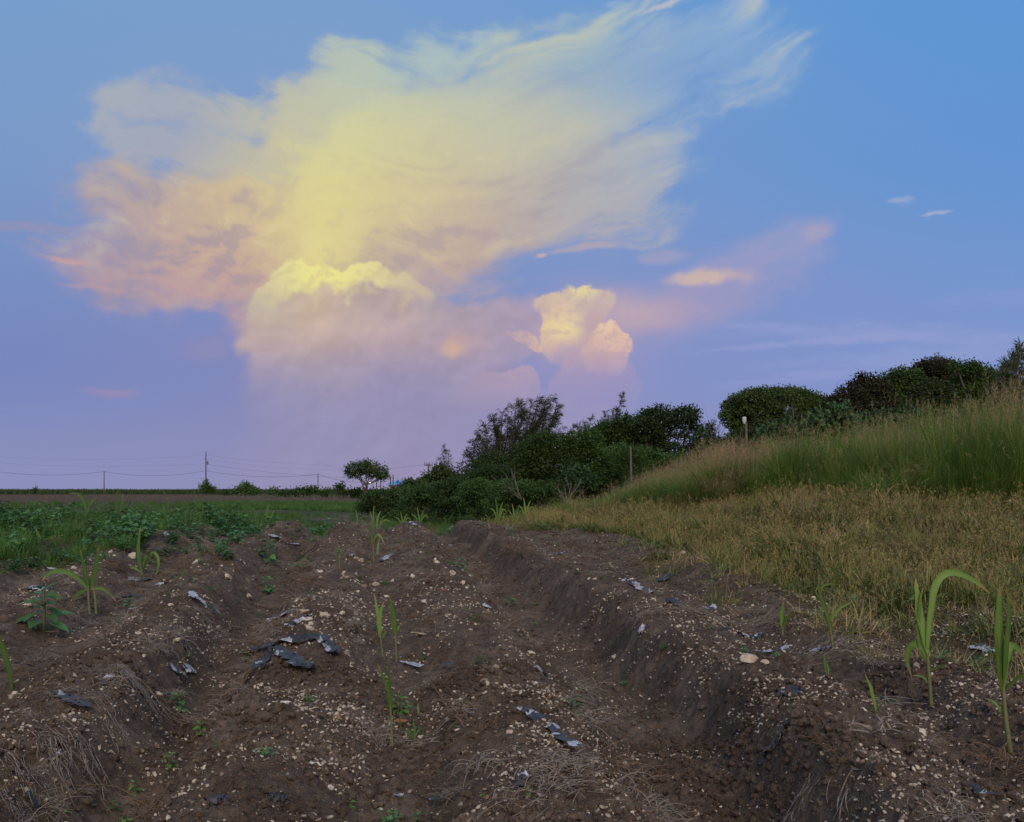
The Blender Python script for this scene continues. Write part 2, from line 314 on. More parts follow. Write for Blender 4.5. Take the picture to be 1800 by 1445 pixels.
# ---------------------------------------------------------------- mesh helpers
def tag(o, label=None, cat=None, group=None, kind=None):
    if label: o['label'] = label
    if cat: o['category'] = cat
    if group: o['group'] = group
    if kind: o['kind'] = kind
    return o
def link(o, parent=None):
    C.objects.link(o)
    if parent is not None: o.parent = parent
    return o
def empty(name, loc, rz=0.0):
    o = bpy.data.objects.new(name, None); o.location = loc; o.rotation_euler = (0, 0, rz)
    o.empty_display_size = 0.1
    return link(o)
class MB:
    """collects numpy vertex and face blocks into one mesh; t is a per-vertex tint 0..1"""
    def __init__(s): s.V = []; s.F = []; s.T = []; s.M = []; s.n = 0
    def add(s, V, F, t=0.5, m=0):
        V = np.asarray(V, np.float32).reshape(-1, 3); F = np.asarray(F, np.int64)
        s.V.append(V); s.F.append(F + s.n); s.n += len(V)
        s.T.append(np.broadcast_to(np.asarray(t, np.float32), (len(V),)))
        s.M.append(np.broadcast_to(np.asarray(m, np.int32), (len(F),)))
        return s
    def mesh(s, name, mats, smooth=True):
        me = bpy.data.meshes.new(name)
        if not s.V: s.add(np.zeros((3, 3)), [[0, 1, 2]])
        V = np.concatenate(s.V); me.vertices.add(len(V)); me.vertices.foreach_set('co', V.ravel())
        tot = np.concatenate([np.full(len(f), f.shape[1], np.int32) for f in s.F])
        idx = np.concatenate([f.ravel() for f in s.F]).astype(np.int32)
        me.loops.add(len(idx)); me.loops.foreach_set('vertex_index', idx)
        me.polygons.add(len(tot)); st = np.concatenate([[0], np.cumsum(tot)[:-1]]).astype(np.int32)
        me.polygons.foreach_set('loop_start', st)
        me.polygons.foreach_set('material_index', np.concatenate(s.M))
        me.polygons.foreach_set('use_smooth', np.full(len(tot), smooth))
        at = me.attributes.new('tint', 'FLOAT', 'POINT'); at.data.foreach_set('value', np.concatenate(s.T).astype(np.float32))
        for m in (mats if isinstance(mats, (list, tuple)) else [mats]): me.materials.append(m)
        me.update(calc_edges=True)
        return me
    def build(s, name, mats, parent=None, loc=None, smooth=True):
        o = bpy.data.objects.new(name, s.mesh(name, mats, smooth))
        if loc is not None: o.location = loc
        return link(o, parent)
def unit(v): return v / np.maximum(np.linalg.norm(v, axis=-1, keepdims=True), 1e-9)
def tube(mb, pts, rad, sides=6, t=0.5, m=0, cap=True):
    pts = np.asarray(pts, float); n = len(pts); rad = np.broadcast_to(np.asarray(rad, float), (n,))
    T = unit(np.gradient(pts, axis=0)); up = np.array([0.31, 0.12, 0.94]) if abs(T[0][2]) < 0.8 else np.array([1.0, 0.2, 0.0])
    S_ = unit(np.cross(T, up)); B = np.cross(T, S_)
    a = np.linspace(0, 2 * np.pi, sides, endpoint=False)
    V = pts[:, None, :] + rad[:, None, None] * (np.cos(a)[None, :, None] * S_[:, None, :] + np.sin(a)[None, :, None] * B[:, None, :])
    i = np.arange(n - 1)[:, None] * sides; j = np.arange(sides)[None, :]; k = (j + 1) % sides
    Fq = np.stack([i + j, i + k, i + sides + k, i + sides + j], -1).reshape(-1, 4)
    mb.add(V.reshape(-1, 3), Fq, t, m)
    if cap and sides >= 3:
        mb.add(V[-1], [list(range(sides))] , t, m) if True else None
def box(mb, x0, x1, y0, y1, z0, z1, t=0.5, m=0):
    V = [(x, y, z) for z in (z0, z1) for y in (y0, y1) for x in (x0, x1)]
    mb.add(V, [(0, 2, 3, 1), (4, 5, 7, 6), (0, 1, 5, 4), (2, 6, 7, 3), (0, 4, 6, 2), (1, 3, 7, 5)], t, m)
def leaves(mb, P, D, Nn, L, W, t, m=0, fold=0.12):
    """rhombic leaves folded along the midrib: P base, D direction, Nn normal"""
    n = len(P); D = unit(D); S_ = unit(np.cross(D, Nn)); Nn = np.cross(S_, D)
    L = np.broadcast_to(L, (n,))[:, None]; W = np.broadcast_to(W, (n,))[:, None]
    mid = P + D * L * 0.45
    V = np.stack([P, mid + S_ * W * 0.5 + Nn * W * fold, P + D * L - Nn * L * 0.12, mid - S_ * W * 0.5 + Nn * W * fold], 1)
    b = np.arange(n)[:, None] * 4
    mb.add(V.reshape(-1, 3), np.concatenate([b + np.array([0, 1, 2]), b + np.array([0, 2, 3])]), np.repeat(np.broadcast_to(t, (n,)), 4), m)
def blades(mb, P, az, lean, L, W, bend, seg=4, t=0.5, m=0, side=None):
    """grass blades: ribbons that lean towards az (radians) and droop by bend"""
    n = len(P); s_ = np.linspace(0, 1, seg + 1)[None, :]
    az, lean, L, W, bend = (np.broadcast_to(np.asarray(q, float), (n,))[:, None] for q in (az, lean, L, W, bend))
    a = lean + bend * s_ ** 1.4                       # angle from vertical along the blade
    ds = L / seg
    hx = np.cumsum(np.concatenate([np.zeros((n, 1)), np.sin(a[:, 1:]) * ds], 1), 1)
    hz = np.cumsum(np.concatenate([np.zeros((n, 1)), np.cos(a[:, 1:]) * ds], 1), 1)
    Cn = np.stack([P[:, 0:1] + hx * np.cos(az), P[:, 1:2] + hx * np.sin(az), P[:, 2:3] + hz], -1)
    sa = az + (np.pi / 2 if side is None else np.broadcast_to(side, (n,))[:, None])
    Sd = np.stack([np.cos(sa), np.sin(sa), np.zeros_like(sa)], -1)
    w = (W / 2 * np.clip(1.08 - s_ ** 1.6, 0.04, 1) * (0.55 + 0.45 * np.minimum(s_ * 4, 1)))[..., None]
    V = np.stack([Cn - Sd * w, Cn + Sd * w], 2).reshape(-1, 3)
    b = (np.arange(n) * (seg + 1) * 2)[:, None] + (np.arange(seg) * 2)[None, :]
    Fq = np.stack([b, b + 1, b + 3, b + 2], -1).reshape(-1, 4)
    mb.add(V, Fq, np.repeat(np.broadcast_to(t, (n,)), (seg + 1) * 2), m)

# ---------------------------------------------------------------- materials
def newmat(name):
    m = bpy.data.materials.new(name); m.use_nodes = True; m.node_tree.nodes.clear(); return m, m.node_tree
def nd(t, typ, **k):
    n = t.nodes.new(typ)
    for a, b in k.items(): setattr(n, a, b)
    return n
def mixc(t, f, a, b, blend='MIX'):
    n = nd(t, 'ShaderNodeMix', data_type='RGBA', blend_type=blend)
    for i, q in ((0, f), (6, a), (7, b)):
        if isinstance(q, (int, float)): n.inputs[i].default_value = q
        elif isinstance(q, tuple): n.inputs[i].default_value = q if len(q) == 4 else q + (1,)
        else: t.links.new(q, n.inputs[i])
    return n.outputs[2]
def noi(t, scale, detail=4, rough=0.6, vec=None, dist=0.0):
    n = nd(t, 'ShaderNodeTexNoise'); n.inputs['Scale'].default_value = scale; n.inputs['Detail'].default_value = detail
    n.inputs['Roughness'].default_value = rough; n.inputs['Distortion'].default_value = dist
    if vec is not None: t.links.new(vec, n.inputs['Vector'])
    return n.outputs['Fac']
def rmp(t, v, a, b, c=0.0, d=1.0):
    n = nd(t, 'ShaderNodeMapRange', interpolation_type='SMOOTHSTEP'); t.links.new(v, n.inputs['Value'])
    for k, q in (('From Min', a), ('From Max', b), ('To Min', c), ('To Max', d)): n.inputs[k].default_value = q
    return n.outputs[0]
def attr(t, name, out='Fac'):
    n = nd(t, 'ShaderNodeAttribute', attribute_name=name); return n.outputs[out]
def pos(t): return nd(t, 'ShaderNodeNewGeometry').outputs['Position']
def bsdf(t, col, rough=0.8, normal=None, spec=0.3):
    b = nd(t, 'ShaderNodeBsdfPrincipled'); b.inputs['Specular IOR Level'].default_value = spec
    if isinstance(col, tuple): b.inputs['Base Color'].default_value = col + (1,)
    else: t.links.new(col, b.inputs['Base Color'])
    if isinstance(rough, float): b.inputs['Roughness'].default_value = rough
    else: t.links.new(rough, b.inputs['Roughness'])
    if normal is not None: t.links.new(normal, b.inputs['Normal'])
    return b.outputs[0]
def bump(t, h, strength=0.5, dist=0.01):
    n = nd(t, 'ShaderNodeBump'); n.inputs['Strength'].default_value = strength; n.inputs['Distance'].default_value = dist
    t.links.new(h, n.inputs['Height']); return n.outputs[0]
def out(t, sh): o = nd(t, 'ShaderNodeOutputMaterial'); t.links.new(sh, o.inputs['Surface'])
def foliage(name, c0, c1, c2=None, rough=0.6, trans=0.25, patch=0.6, spec=0.25):
    """leaf colour runs c0..c1 by leaf and by clump, with a share of c2 (dry) leaves"""
    m, t = newmat(name)
    tint = attr(t, 'tint'); rnd = nd(t, 'ShaderNodeObjectInfo').outputs['Random']
    c = mixc(t, tint, c0, c1)
    c = mixc(t, rmp(t, noi(t, patch, 3, 0.6, pos(t)), 0.38, 0.64), c, mixc(t, 0.45, c, c1))
    if c2 is not None: c = mixc(t, rmp(t, tint, 0.80, 0.97), c, c2)
    v = nd(t, 'ShaderNodeHueSaturation'); t.links.new(c, v.inputs['Color']); t.links.new(rmp(t, rnd, 0, 1, 0.72, 1.28), v.inputs['Value'])
    v.inputs['Saturation'].default_value = 1.0
    b = bsdf(t, v.outputs[0], rough, spec=spec)
    if trans:
        tr = nd(t, 'ShaderNodeBsdfTranslucent'); t.links.new(v.outputs[0], tr.inputs['Color'])
        ms = nd(t, 'ShaderNodeMixShader'); ms.inputs[0].default_value = trans
        t.links.new(b, ms.inputs[1]); t.links.new(tr.outputs[0], ms.inputs[2]); out(t, ms.outputs[0])
    else: out(t, b)
    return m
def plain(name, c0, c1, scale=20.0, rough=0.8, bmp=0.3, dist=0.004, spec=0.3):
    m, t = newmat(name); n = noi(t, scale, 5, 0.65, pos(t))
    out(t, bsdf(t, mixc(t, rmp(t, n, 0.3, 0.7), c0, c1), rough, bump(t, n, bmp, dist), spec)); return m

# ---------------------------------------------------------------- instancing of uncountable stuff
def proto_collection(name, meshes):
    c = bpy.data.collections.new(name)
    for i, me in enumerate(meshes):
        c.objects.link(bpy.data.objects.new('%s_%02d' % (name, i), me))
    return c
def scatter(name, P, rot, scl, idx, coll):
    me = bpy.data.meshes.new(name); n = len(P); me.vertices.add(n); me.vertices.foreach_set('co', np.asarray(P, np.float32).ravel())
    a = me.attributes.new('rot', 'FLOAT_VECTOR', 'POINT'); a.data.foreach_set('vector', np.asarray(rot, np.float32).ravel())
    scl = np.asarray(scl, np.float32)
    if scl.ndim == 1: scl = np.repeat(scl[:, None], 3, 1)
    a = me.attributes.new('scl', 'FLOAT_VECTOR', 'POINT'); a.data.foreach_set('vector', scl.ravel())
    a = me.attributes.new('idx', 'INT', 'POINT'); a.data.foreach_set('value', np.asarray(idx, np.int32))
    o = link(bpy.data.objects.new(name, me))
    g = bpy.data.node_groups.new(name, 'GeometryNodeTree')
    g.interface.new_socket('Geometry', in_out='INPUT', socket_type='NodeSocketGeometry')
    g.interface.new_socket('Geometry', in_out='OUTPUT', socket_type='NodeSocketGeometry')
    gi = g.nodes.new('NodeGroupInput'); go = g.nodes.new('NodeGroupOutput')
    ci = g.nodes.new('GeometryNodeCollectionInfo'); ci.inputs['Collection'].default_value = coll
    ci.inputs['Separate Children'].default_value = True; ci.inputs['Reset Children'].default_value = True
    ip = g.nodes.new('GeometryNodeInstanceOnPoints'); ip.inputs['Pick Instance'].default_value = True
    def na(nm, ty):
        q = g.nodes.new('GeometryNodeInputNamedAttribute'); q.data_type = ty; q.inputs['Name'].default_value = nm
        return [s_ for s_ in q.outputs if s_.enabled][0]
    g.links.new(gi.outputs[0], ip.inputs['Points']); g.links.new(ci.outputs[0], ip.inputs['Instance'])
    g.links.new(na('idx', 'INT'), ip.inputs['Instance Index'])
    er = g.nodes.new('FunctionNodeEulerToRotation'); g.links.new(na('rot', 'FLOAT_VECTOR'), er.inputs[0])
    g.links.new(er.outputs[0], ip.inputs['Rotation']); g.links.new(na('scl', 'FLOAT_VECTOR'), ip.inputs['Scale'])
    g.links.new(ip.outputs[0], go.inputs[0])
    md = o.modifiers.new('scatter', 'NODES'); md.node_group = g
    tag(o, kind='stuff'); return o
# ---------------------------------------------------------------- the cloud, kilometres away
def make_clouds():
    x, y, Cc, A = cloud_sheet()
    ny, nx = x.shape
    D = 9000.0 - 500.0 * np.clip(A, 0, 1) * (0.5 + 0.5 * fbm(x * 6, y * 6, 300, 3))   # bulges towards the viewer where it is dense
    V = np.stack([(x - 0.9) / F * D, D, CAM_H + (0.86 - y) / F * D], -1).reshape(-1, 3)
    i = (np.arange(ny - 1)[:, None] * nx + np.arange(nx - 1)[None, :])
    Fq = np.stack([i, i + 1, i + nx + 1, i + nx], -1).reshape(-1, 4)
    a = A.ravel(); keep = a[Fq].max(1) > 0.012
    Fq = Fq[keep]; used = np.unique(Fq); mp = np.zeros(len(V), np.int64); mp[used] = np.arange(len(used))
    mb = MB(); mb.add(V[used], mp[Fq])
    m, t = newmat('sunlit_cloud')
    ca = nd(t, 'ShaderNodeAttribute', attribute_name='cloud')
    em = nd(t, 'ShaderNodeEmission'); t.links.new(ca.outputs['Color'], em.inputs['Color'])
    tr = nd(t, 'ShaderNodeBsdfTransparent'); ms = nd(t, 'ShaderNodeMixShader')
    t.links.new(ca.outputs['Alpha'], ms.inputs[0]); t.links.new(tr.outputs[0], ms.inputs[1]); t.links.new(em.outputs[0], ms.inputs[2])
    out(t, ms.outputs[0]); m.cycles.emission_sampling = 'NONE'
    o = mb.build('clouds', m)
    at = o.data.attributes.new('cloud', 'FLOAT_COLOR', 'POINT')
    al = np.clip(a[used], 1e-4, 1)
    at.data.foreach_set('color', np.concatenate([Cc.reshape(-1, 3)[used] / al[:, None], al[:, None]], 1).astype(np.float32).ravel())
    tag(o, 'tall anvil cloud glowing yellow and pink above the fields', 'cloud', kind='stuff')
make_clouds()
# ---------------------------------------------------------------- the lie of the land
TH = R(8.2)                                   # the rows run 8 degrees to the left of straight ahead
def to_u(x, y): return x * math.cos(TH) + y * math.sin(TH)
def crest_z(y): return 0.30 + 0.38 * ss(y, 6, 23)
def at_crest(px, py):
    y = 5.0
    for _ in range(60):
        y = 0.5 * y + 0.5 * (CAM_H - float(crest_z(np.array(y)))) * 1729.0 / (py - 860)
    return ((px - 900) / 1729 * y, y)
CR = [
    [(330,925),(230,950),(130,1010),(-20,1070),(-220,1160)],
    [(500,927),(400,960),(345,1030),(290,1100),(190,1180),(60,1270),(-150,1400)],
    [(612,923),(575,1040),(535,1130),(480,1230),(430,1330),(370,1445)],
    [(722,918),(770,1000),(815,1090),(870,1170),(960,1280),(1090,1445)],
    [(832,920),(905,945),(1000,975),(1200,1065),(1330,1145),(1480,1240),(1640,1345),(1800,1450)],
    [(1010,925),(1150,962),(1340,1032),(1450,1085),(1640,1170),(1860,1270)],
]
GY = np.linspace(-25, 60, 341)
CX = []
for c in CR:
    w = sorted((at_crest(*p) for p in c), key=lambda q: q[1])
    ys = np.array([q[1] for q in w]); xs = np.array([q[0] for q in w])
    s0 = (xs[1] - xs[0]) / (ys[1] - ys[0]) * 0.3 - 0.7 * math.tan(TH); s1 = -math.tan(TH)
    CX.append(np.where(GY < ys[0], xs[0] + (GY - ys[0]) * s0, np.where(GY > ys[-1], xs[-1] + (GY - ys[-1]) * s1, np.interp(GY, ys, xs))))
for k in (1.5, 3.0, 4.5): CX.insert(0, CX[0] - 1.5)
for k in range(8): CX.append(CX[-1] + 1.5)
DEPTH = [.08, .12, .20, .30, .42, .18, .46, .16, .16, .14, .10, .08, .06, .05, .05, .05]
WALL = {3: (.06,.4,.5,.9), 4: (0.06, 0.40, 0.52, 0.88), 6: (0.08, 0.42, 0.60, 0.83)}
def H(x, y, detail=True):
    x = np.asarray(x, float); y = np.asarray(y, float)
    u = to_u(x, y)
    cz = crest_z(y)
    wob = fbm(x * 0.55, y * 0.4, 500, 3) * 0.20
    cx = [np.interp(y, GY, c) + wob for c in CX]
    dip = np.zeros(x.shape)
    for i in range(len(CX) - 1):
        t = (x - cx[i]) / (cx[i + 1] - cx[i])
        a, b, c, d = WALL.get(i, (0.06, 0.48, 0.52, 0.94))
        sh = np.where((t >= 0) & (t < 1), ss(t, a, b) * (1 - ss(t, c, d)), 0)
        dip = dip + sh * DEPTH[i] * (1 + 0.25 * fbm(x * .3, y * .3, 510 + i, 2))
    inrow = 1 - ss(np.abs(y - 2), 40, 50)
    z = cz - dip
    # the rows stop on a low headland bank, then the ground drops to a track
    ye = 24.0 + fbm(x * 0.7, y * 0 + 3.3, 530, 3) * 2.2
    right = ss(u, 3.2, 5.0); left = 1 - ss(u, -4.5, -2.0)
    low = 0.14 + 0.22 * left
    z = z + (low - z) * ss(y, ye, ye + 3.2 + left * 6) * (1 - right)
    bank = 0.60 * ss(y, 9, 19) * ss(u, 5.2, 8.8) + 1.9 * ss(y, 20, 48) * ss(u, 7, 15)
    bank = bank * (1 - ss(y, 26, 34) * (1 - ss(x, 0, 6))) * (1 - ss(y, 70, 130))
    z = z + bank
    z = z * (1 - ss(y, 26, 34) * (1 - ss(x, 0, 8)) * 0.6) * (1 - 0.9 * ss(y, 120, 260))
    z = z + fbm(x * 0.35, y * 0.3, 540, 3) * 0.09 * (1 - ss(y, 40, 90) * .5)
    if detail:
        amp = (1 - ss(y, 30, 60)) * (1 - 0.6 * ss(u, 4.5, 6))
        z = z + (fbm(x * 1.1, y * 0.8, 555, 3, 0.6) * 0.11 + fbm(x * 3.2, y * 3.0, 560, 4, 0.6) * 0.055 + (billow(x * 9, y * 9, 570, 3, 0.55) - 0.55) * 0.034) * amp
        near = 1 - ss(y, 9, 16)
        z = z + (billow(x * 28, y * 26, 580, 2, 0.6) - 0.55) * 0.022 * near
        z = z + fbm(x * 0.12, y * 1.1, 590, 3) * 0.05 * ss(y, 60, 90)
    return z
def Hs(x, y): return float(H(np.array([x]), np.array([y]))[0])
def hit(px, py):
    """where the sight line through a photo point meets the ground"""
    Y = np.concatenate([np.arange(2.2, 30, 0.02), np.arange(30, 400, 0.5)])
    X_ = (px - 900) / 1729 * Y; Z = CAM_H - (py - 860) / 1729 * Y
    h = H(X_, Y, False); k = np.nonzero(Z <= h)[0]
    i = k[0] if len(k) else len(Y) - 1
    return X_[i], Y[i], Hs(X_[i], Y[i])
def P3(px, py, Y): return np.array([(px - 900) / 1729 * Y, Y, CAM_H - (py - 860) / 1729 * Y])

ys = [-26.0]
while ys[-1] < 1.6: ys.append(ys[-1] + max(0.25, 0.12 * abs(ys[-1])) if ys[-1] < 0.6 else ys[-1] + 0.05)
while ys[-1] < 28: ys.append(ys[-1] + 0.007 + 0.0028 * ys[-1])
while ys[-1] < 6000: ys.append(ys[-1] + 0.05 * (ys[-1] - 24.6) ** 0.5 + 0.018 * (ys[-1] - 26) + 0.10 * max(0, ys[-1] - 300))
ys = np.array(ys); NX = 720
sx = np.linspace(-1, 1, NX); sx = sx * (0.93 + 0.07 * sx ** 6)
gx = sx[None, :] * (2.3 + 0.60 * np.maximum(ys, 2.0))[:, None] * np.where(ys < 2, 3, 1)[:, None]
gy = np.repeat(ys[:, None], NX, 1)
gx[ys < 2] = sx[None, :] * 11.0
gz = H(gx, gy)
def noise_attr(me, name, vals):
    at = me.attributes.new(name, 'FLOAT', 'POINT'); at.data.foreach_set('value', vals.astype(np.float32).ravel())
def slab(name, i0, i1, mat):
    r = slice(i0, i1 + 1); n = i1 - i0 + 1
    X_, Y_, Z_ = gx[r], gy[r], gz[r]
    i = (np.arange(n - 1)[:, None] * NX + np.arange(NX - 1)[None, :])
    mb = MB(); mb.add(np.stack([X_, Y_, Z_], -1).reshape(-1, 3), np.stack([i, i + 1, i + NX + 1, i + NX], -1).reshape(-1, 4))
    o = mb.build(name, mat); tag(o, kind='structure')
    U_ = to_u(X_, Y_)
    nz = fbm(X_ * .5, Y_ * .35, 600, 4)
    # how much low growth covers the soil
    g = np.maximum(ss(U_ + nz * 1.5, 4.4, 5.4), (1 - ss(U_ + nz * 1.6 + (Y_ < 13) * 9, -5.0, -4.0)) * ss(Y_, 11, 14))
    g = np.maximum(g, ss(Y_ + nz * 5, 29, 34) * (1 - ss(X_ / Y_, -.20 + nz * .05, -.17 + nz * .05) * ss(Y_, 30, 36) * (1 - ss(Y_, 52, 60)) * (1 - ss(X_ / Y_, -.13, -.10))) * (1 - ss(Y_ + nz * 30, 84, 96)))
    g = np.maximum(g, ss(Y_, 275, 290)) * (1 - (0.5 * ss(-nz, 0.0, .5)) * ss(Y_, 26, 34))
    far_ = 1 - ss(Y_ + nz * 30, 84, 96); g = np.where(Y_ < 270, g * far_, g); g = g * (1 - .55 * ss(fbm(X_ * .12, Y_ * .10, 610, 4), -.05, .3) * ss(Y_, 30, 45) * (Y_ < 270))
    noise_attr(o.data, 'grassy', g)
    noise_attr(o.data, 'dry', ss(U_, 3.0, 5.0) * (1 - ss(Y_, 26, 34)))
    return o
m, t = newmat('soil')
p = pos(t)
n1 = noi(t, 1.3, 4, 0.6, p); n2 = noi(t, 14, 5, 0.7, p); n3 = noi(t, 90, 3, 0.7, p)
c = mixc(t, rmp(t, n1, 0.3, 0.7), (0.100, 0.070, 0.050), (0.165, 0.122, 0.090))
c = mixc(t, rmp(t, n2, 0.38, 0.68, 0, .85), c, (0.064, 0.045, 0.035)); c = mixc(t, rmp(t, noi(t, 3.1, 5, .65, p), .50, .66, 0, .6), c, (0.200, 0.155, 0.118))
c = mixc(t, rmp(t, n3, 0.60, 0.74, 0, 0.55), c, (0.24, 0.19, 0.14))
for sc_, thr, cc in ((75, 0.17, (0.36, 0.30, 0.23)), (150, 0.20, (0.32, 0.26, 0.20))):
    vo = nd(t, 'ShaderNodeTexVoronoi'); vo.inputs['Scale'].default_value = sc_; t.links.new(p, vo.inputs['Vector'])
    sel = nd(t, 'ShaderNodeSeparateColor'); t.links.new(vo.outputs['Color'], sel.inputs[0])
    mul = nd(t, 'ShaderNodeMath', operation='MULTIPLY')
    t.links.new(rmp(t, vo.outputs['Distance'], thr, thr * 0.8), mul.inputs[0]); t.links.new(rmp(t, sel.outputs[0], 0.62, 0.66), mul.inputs[1])
    c = mixc(t, mul.outputs[0], c, cc)
gr = mixc(t, rmp(t, noi(t, 3, 5, 0.7, p), 0.3, 0.7), (0.030, 0.045, 0.014), (0.075, 0.080, 0.030))
dr = mixc(t, rmp(t, noi(t, 6, 5, 0.7, p), 0.3, 0.7), (0.10, 0.072, 0.035), (0.055, 0.050, 0.022))
gr = mixc(t, attr(t, 'dry'), gr, dr)
c = mixc(t, attr(t, 'grassy'), c, gr)
hh = nd(t, 'ShaderNodeMath', operation='ADD'); t.links.new(n2, hh.inputs[0]); t.links.new(n3, hh.inputs[1])
out(t, bsdf(t, c, 0.95, bump(t, hh.outputs[0], 1.0, 0.022), 0.15))
M_soil = m
m, t = newmat('ploughed_soil'); p = pos(t)
c = mixc(t, rmp(t, noi(t, .5, 4, .6, p), .3, .7), (0.115, 0.072, 0.036), (0.165, 0.110, 0.060)); c = mixc(t, rmp(t, noi(t, 5, 4, .7, p), .35, .65), c, (0.060, 0.042, 0.034))
c = mixc(t, attr(t, 'grassy'), c, (0.035, 0.055, 0.018)); out(t, bsdf(t, c, .95, bump(t, noi(t, 3, 4, .7, p), .8, .1), .1)); M_plough = m
b1 = int(np.searchsorted(ys, 27.0)); b2 = int(np.searchsorted(ys, 88.0)); b3 = int(np.searchsorted(ys, 285.0))
field = slab('ridged_field', 0, b1, M_soil)
slab('ground', b1, b2, M_soil); slab('ploughed_field', b2, b3, M_plough); slab('far_ground', b3, len(ys) - 1, M_soil)
mb = MB(); mb.add([(-9000, -9000, -1.6), (9000, -9000, -1.6), (9000, 9000, -1.6), (-9000, 9000, -1.6)], [[0, 1, 2, 3]])
tag(mb.build('outer_ground', M_soil), kind='structure')
print('ground verts', gx.size)
# ---------------------------------------------------------------- foliage materials
M_bark = plain('grey_bark', (0.055, 0.045, 0.036), (0.12, 0.10, 0.085), 12, 0.9, 0.6, 0.02)
M_pale = plain('pale_dead_wood', (0.09, 0.078, 0.066), (0.17, 0.155, 0.135), 15, 0.9, 0.5, 0.01)
M_tree = foliage('dark_tree_leaf', (0.022, 0.048, 0.010), (0.052, 0.100, 0.022), None, 0.55, 0.2)
M_tree2 = foliage('fresh_tree_leaf', (0.028, 0.064, 0.012), (0.064, 0.122, 0.024), None, 0.55, 0.22)
M_olive = foliage('olive_tree_leaf', (0.028, 0.052, 0.012), (0.060, 0.096, 0.025), None, 0.6, 0.2)
M_casu = foliage('needle_foliage', (0.036, 0.050, 0.018), (0.070, 0.088, 0.032), (0.10, 0.085, 0.045), 0.7, 0.15)
M_red = foliage('reddish_leaf', (0.026, 0.026, 0.012), (0.045, 0.042, 0.018), (0.085, 0.035, 0.026), 0.6, 0.15, 0.9)
M_bush = foliage('bush_leaf', (0.030, 0.066, 0.016), (0.064, 0.120, 0.032), None, 0.6, 0.22)
M_blue = foliage('castor_leaf', (0.030, 0.078, 0.027), (0.058, 0.128, 0.044), None, 0.5, 0.22)

def lobe_leaves(mb, cen, rad, n, L, W, m=0, dark=0.0, up=0.35, hollow=0.45):
    """leaves in little sprays through the outer part of an ellipsoid"""
    k = max(1, n // 9)
    d = unit(rng.normal(size=(k, 3))); d[:, 2] = np.where(rng.random(k) < up, np.abs(d[:, 2]), d[:, 2])
    r = hollow + (1.06 - hollow) * rng.random(k) ** 0.45
    # ragged outline
    r = np.where(rng.random(k) < .05, r * rng.uniform(1.05, 1.28, k), r) * (1 + 0.20 * np.sin(d[:, 0] * 5 + cen[0]) * np.cos(d[:, 2] * 6 + cen[1]))
    c = np.asarray(cen) + d * rad * r[:, None]
    spread = L * 1.5
    P = np.repeat(c, 9, 0) + rng.normal(size=(k * 9, 3)) * spread * 0.55
    out_ = unit(np.repeat(d, 9, 0) + rng.normal(size=(k * 9, 3)) * 0.7)
    Nn = unit(np.repeat(d, 9, 0) * 0.6 + np.array([0, 0, 0.7]) + rng.normal(size=(k * 9, 3)) * 0.45)
    t = np.clip(np.repeat(rng.random(k), 9) * 0.6 + rng.random(k * 9) * 0.4, 0, 1)
    leaves(mb, P, out_, Nn, L * rng.uniform(0.7, 1.3, k * 9), W * rng.uniform(0.7, 1.3, k * 9), t, m)
    return c[rng.integers(0, k, min(k, 14))]
def limb(mb, a, b, r0, r1, wig=0.08, seg=6, sides=5):
    a = np.asarray(a, float); b = np.asarray(b, float); s_ = np.linspace(0, 1, seg + 1)[:, None]
    ln = np.linalg.norm(b - a); mid = (a + b) / 2 + np.array([0, 0, -0.06 * ln]) + rng.normal(size=3) * ln * wig
    p = a * (1 - s_) ** 2 + 2 * mid * s_ * (1 - s_) + b * s_ ** 2
    p[1:-1] += rng.normal(size=(seg - 1, 3)) * ln * 0.012
    tube(mb, p, np.linspace(r0, r1, seg + 1), sides, rng.random()); return p
